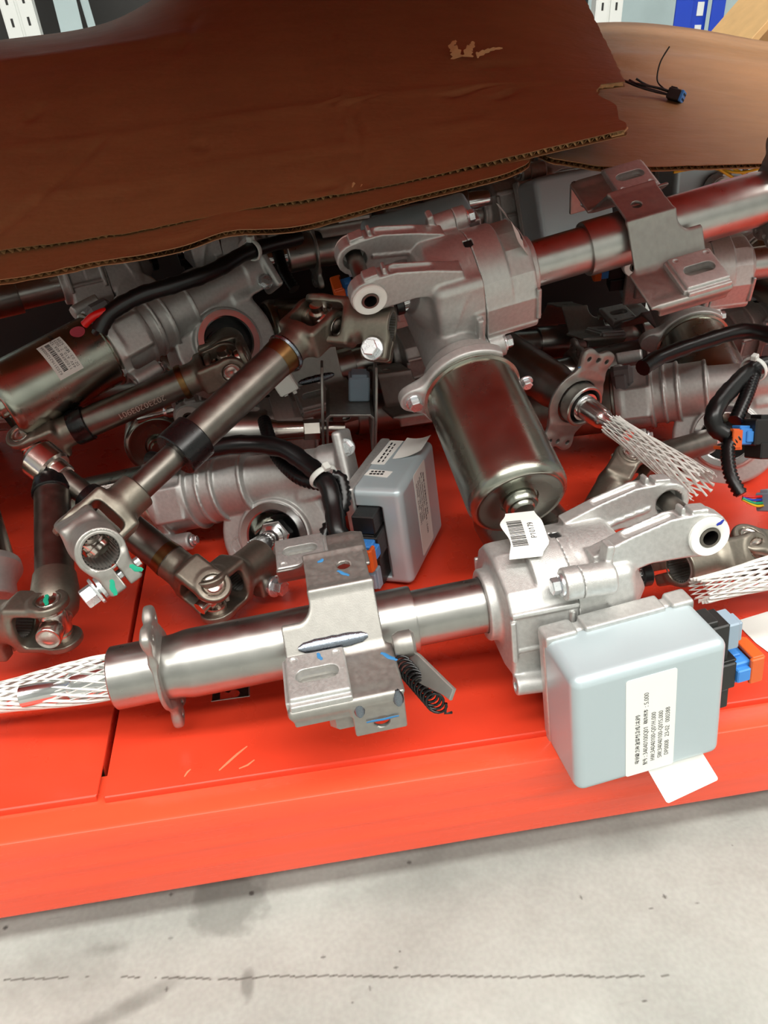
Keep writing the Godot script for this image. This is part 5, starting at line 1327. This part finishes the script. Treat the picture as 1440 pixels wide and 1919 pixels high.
func build_small() -> void:
	# small plug with cut wires on the lower sheet
	var t := thing("wire_plug", "small dark plug with a pale blue face and cut black wires lying on the cardboard", "plug", T(V(0.517, 0.3885, -0.618), V(-12, -38, -14)))
	node("plug_body", shared("plug_body", func(mb: MB) -> void: mb.box(T(V(0, 6, 0)), V(8, 6, 9), 1); mb.box(T(V(-3, 12.5, 0)), V(4, 1.2, 6), 0.5)), M.plasticblack, t)
	node("plug_face", shared("plug_face", func(mb: MB) -> void: mb.box(T(V(9, 6, 0)), V(1.8, 6.2, 9.2), 0.6)), M.blueplug, t)
	node("pin_holes", shared("pin_holes", func(mb: MB) -> void:
		for i in 4:
			for j in 2: mb.box(T(V(10.9, 3.2 + j * 5.4, -6.3 + i * 4.2)), V(0.25, 1.2, 1.1), 0.1)), M.hole, t)
	var ws := [[V(-7, 8, -4), V(-20, 9, -6), V(-38, 9, -2), V(-52, 12, 2)], [V(-7, 5, -2), V(-22, 5, 2), V(-40, 5, 6), V(-58, 8, 8)], [V(-7, 8, 3), V(-20, 8, 6), V(-40, 6, 12), V(-60, 5, 14)], [V(-7, 4, 5), V(-24, 3, 8), V(-44, 3, 14), V(-62, 5, 16)], [V(-7, 9, -6), V(-18, 11, -10), V(-30, 18, -12), V(-34, 36, -10), V(-30, 54, -8)]]
	for w in ws:
		var pts := PackedVector3Array()
		for p in w: pts.append(p * U)
		node("wire", cable_mesh(pts, 0.0013 if w != ws[4] else 0.0009), M.rubber, t)
	# torn spot in the upper sheet
	var torn := thing("torn_paper", "curled scrap of torn pale paper standing on the upper cardboard sheet", "paper", T(V(0.257, 0.4415, -0.622), V(-5, -10, 8)))
	node("scrap", shared("scrap", func(mb: MB) -> void:
		for s in [[V(-8, 0, 0), V(-9, 8, -2), V(-12, 14, -6), V(-6, 18, -8), 7.0], [V(4, -1, 2), V(6, 6, 0), V(11, 10, -3), V(12, 14, -5), 6.0], [V(14, -1, 0), V(24, 1, -1), V(34, 2, 0), V(44, 1, 0), 3.0]]:
			var pts := spline(PackedVector3Array([s[0], s[1], s[2], s[3]]), 5); var rad := PackedFloat32Array()
			for i in pts.size(): rad.append(s[4] * (1.0 - 0.05 * i) * (1.0 + 0.3 * sin(i * 2.1)))
			mb.sweep(pts, rad, 10, 1.0, 0.08, V(0, 0, 1))), M.kraftpale, torn)
	node("paper_sheet", shared("paper_sheet", func(mb: MB) -> void: mb.prism(T(V(0, 0, 0), V(-90, 0, 0)), PackedVector2Array([V2(-28, -27), V2(60, -30), V2(60, 30), V2(-24, 31), V2(-29, 2)]), 0.15)), M.paper, self, T(V(0.405, 0.0058, -0.086), V(0, 12, 0)))
	tag(get_node("paper_sheet"), "white paper scrap lying flat on the bare red deck", "paper")
	# loose sticker hanging under the front control box
	node("hanging_label", shared("hanging_label", func(mb: MB) -> void: mb.prism(T(V(0, 0, 0)), MB.rrect(22, 15, 2), 0.15)), M.paper, self, T(V(0.2530, 0.0000, 0.0270), V(-62, 5, 9)))
	tag(get_node("hanging_label"), "blank white sticker peeling off under the front control box", "sticker")

	# clip and channel pieces in the dark middle of the pile
	var ch := thing("channel_bracket", "dark bent channel bracket standing in the middle of the pile behind the control box", "bracket", T(V(0.0792, 0.1080, -0.3990), V(8, -6, -3)))
	node("channel", shared("channel", func(mb: MB) -> void:
		var p := PackedVector2Array([V2(-25, -22), V2(-22.4, -22), V2(-22.4, 16), V2(-20, 18.6), V2(20, 18.6), V2(22.4, 16), V2(22.4, -22), V2(25, -22), V2(25, 17), V2(21, 21.4), V2(-21, 21.4), V2(-25, 17)])
		mb.prism(Transform3D(), p, 30, 0.5)), M.plate, ch)
	for s in [-1.0, 1.0]:
		node("side_plate", shared("side_plate", func(mb: MB) -> void:
			var p := PackedVector2Array([V2(-28, -40), V2(24, -40), V2(26, 14), V2(22, 34), V2(12, 48), V2(-8, 50), V2(-22, 36), V2(-30, 0)])
			mb.prism(T(V(0, 0, 0), V(0, 90, 0)), p, 1.4, 0.5)), M.plate, ch, TM(V(-28.5 * s if s > 0 else 26.8, 14, 0)))
	node("plastic_clip", shared("clip_block", func(mb: MB) -> void: mb.box(T(V(10, 36, -4)), V(11, 14, 9), 1.5); mb.box(T(V(10, 51, -4)), V(8, 2, 7), 0.6)), M.greyplug, ch)
	var st := thing("shaft_end", "dark tube end with a polished shaft and hexagon nut before the channel bracket", "steering shaft", frame(V(-0.0580, 0.1090, -0.3850), V(0.0500, 0.1040, -0.3860)))
	node("tube", shared("se_tube", func(mb: MB) -> void: mb.lathe(Transform3D(), P([4, 0, 4, 22, 40, 22, 42, 23.5, 48, 23.5, 50, 22, 50, 0]), 48)), M.tube, st)
	node("polished_shaft", shared("se_shaft", func(mb: MB) -> void: mb.lathe(Transform3D(), P([48, 0, 48, 14, 58, 12, 60, 11, 86, 9.5, 86, 8, 130, 7, 130, 0]), 40)), M.bearing, st)
	node("hexagon_nut", shared("se_nut", func(mb: MB) -> void:
		var poly := PackedVector2Array()
		for i in 6: poly.append(V2(cos(TAU * i / 6), sin(TAU * i / 6)) * 11.0)
		mb.prism(T(V(95, 0, 0), V(0, 90, 0)), poly, 9, 1.0)), M.bearing, st)
	var wc := thing("plastic_clip", "white plastic clip hanging below the long telescopic shaft", "clip", T(V(0.012, 0.170, -0.36), V(10, 0, 24)))
	node("clip_body", shared("clip_w", func(mb: MB) -> void: mb.box(Transform3D(), V(10, 13, 6), 1.5); mb.box(T(V(4, -15, 0)), V(2, 3, 2), 0.5); mb.box(T(V(-5, -14, 0)), V(2, 2, 2), 0.5)), M.tie, wc)
	# casting and dull motor at the lower left edge
	var g := thing("drive_motor", "dull reddish motor with a cast flange standing beside the upright shaft", "motor", frame(V(-0.280, 0.112, -0.262), V(-0.252, 0.060, -0.187)))
	node("motor_can", shared("motor_b", func(mb: MB) -> void: mb.lathe(Transform3D(), P([-60, 0, -60, 30, -56, 34, 62, 34, 62, 0]), 56)), M.zinc, g)
	var fl := MB.new()
	fl.lathe(Transform3D(), P([60, 0, 60, 36, 62, 38, 68, 38, 70, 36, 78, 30, 92, 28, 94, 26, 94, 0]), 48)
	node("motor_flange", fl.mesh(), M.cast, g)
	node("flange_ear", shared("ear_b", func(mb: MB) -> void:
		mb.prism(T(V(65, 0, 0), V(0, 90, 0)), PackedVector2Array([V2(-14, 20), V2(-8, 46), V2(0, 50), V2(8, 46), V2(14, 20)]), 4, 0.8)), M.cast, g, TM(Vector3.ZERO, V(60, 0, 0)))
	node("bolt", bolt_mesh(5, 4), M.bolt, g, TM(V(70, 42 * cos(deg_to_rad(60)), 42 * sin(deg_to_rad(60)))))
	build_pile()

func build_pile() -> void:   # columns lost in the shade behind, lying crosswise in layers
	var list := [
		[V(-0.31, 0.10, -0.60), V(10, 200, 8), "dim steering column behind the barcode-labelled motor"],
		[V(-0.26, 0.20, -0.72), V(-20, 15, 6), "dim steering column just under the cardboard behind the black sheathed cable"],
		[V(-0.08, 0.07, -0.78), V(0, 185, 0), "dim steering column on the deck behind the red-lead motor column"],
		[V(0.02, 0.24, -0.74), V(-10, 170, -8), "dim steering column high up behind the cable tie"],
		[V(0.16, 0.10, -0.62), V(15, 12, 6), "dim steering column behind the fork of the high column"],
		[V(0.30, 0.26, -0.70), V(-15, 10, 6), "dim steering column close under the ragged corner of the upper cardboard"],
		[V(0.36, 0.06, -0.74), V(0, 190, 4), "dim steering column on the deck behind the shiny zinc motor"],
		[V(0.05, 0.045, -0.545), V(0, 188, 0), "dim steering column on the deck behind the channel bracket", ],
		[V(0.62, 0.20, -0.56), V(-20, 172, -6), "dim steering column behind the bracket of the high column"],
		[V(0.66, 0.07, -0.66), V(10, 8, 5), "dim steering column low down behind the dark ribbed gear case"],
		[V(0.78, 0.22, -0.78), V(-10, 195, 6), "dim steering column high up under the lower cardboard near the yellow wires"],
		[V(0.55, 0.30, -0.82), V(0, 4, 4), "dim steering column at the very back beneath the wire plug"],
		[V(-0.12, 0.33, -0.86), V(0, 176, -3), "dim steering column at the very back beneath the upper cardboard sheet"],
		[V(0.22, 0.36, -0.88), V(0, 8, 3), "dim steering column at the very back beneath the torn hole"],
	]
	var i := 0
	for q in list:
		make_column(q[2], T(q[0], q[1]), {"motor_bolts": false, "unit": T(V(0.082, -0.03, 0.085)), "unit_label": false, "plugs": i % 2 == 0} if i % 3 != 1 else {"motor_bolts": false})
		i += 1
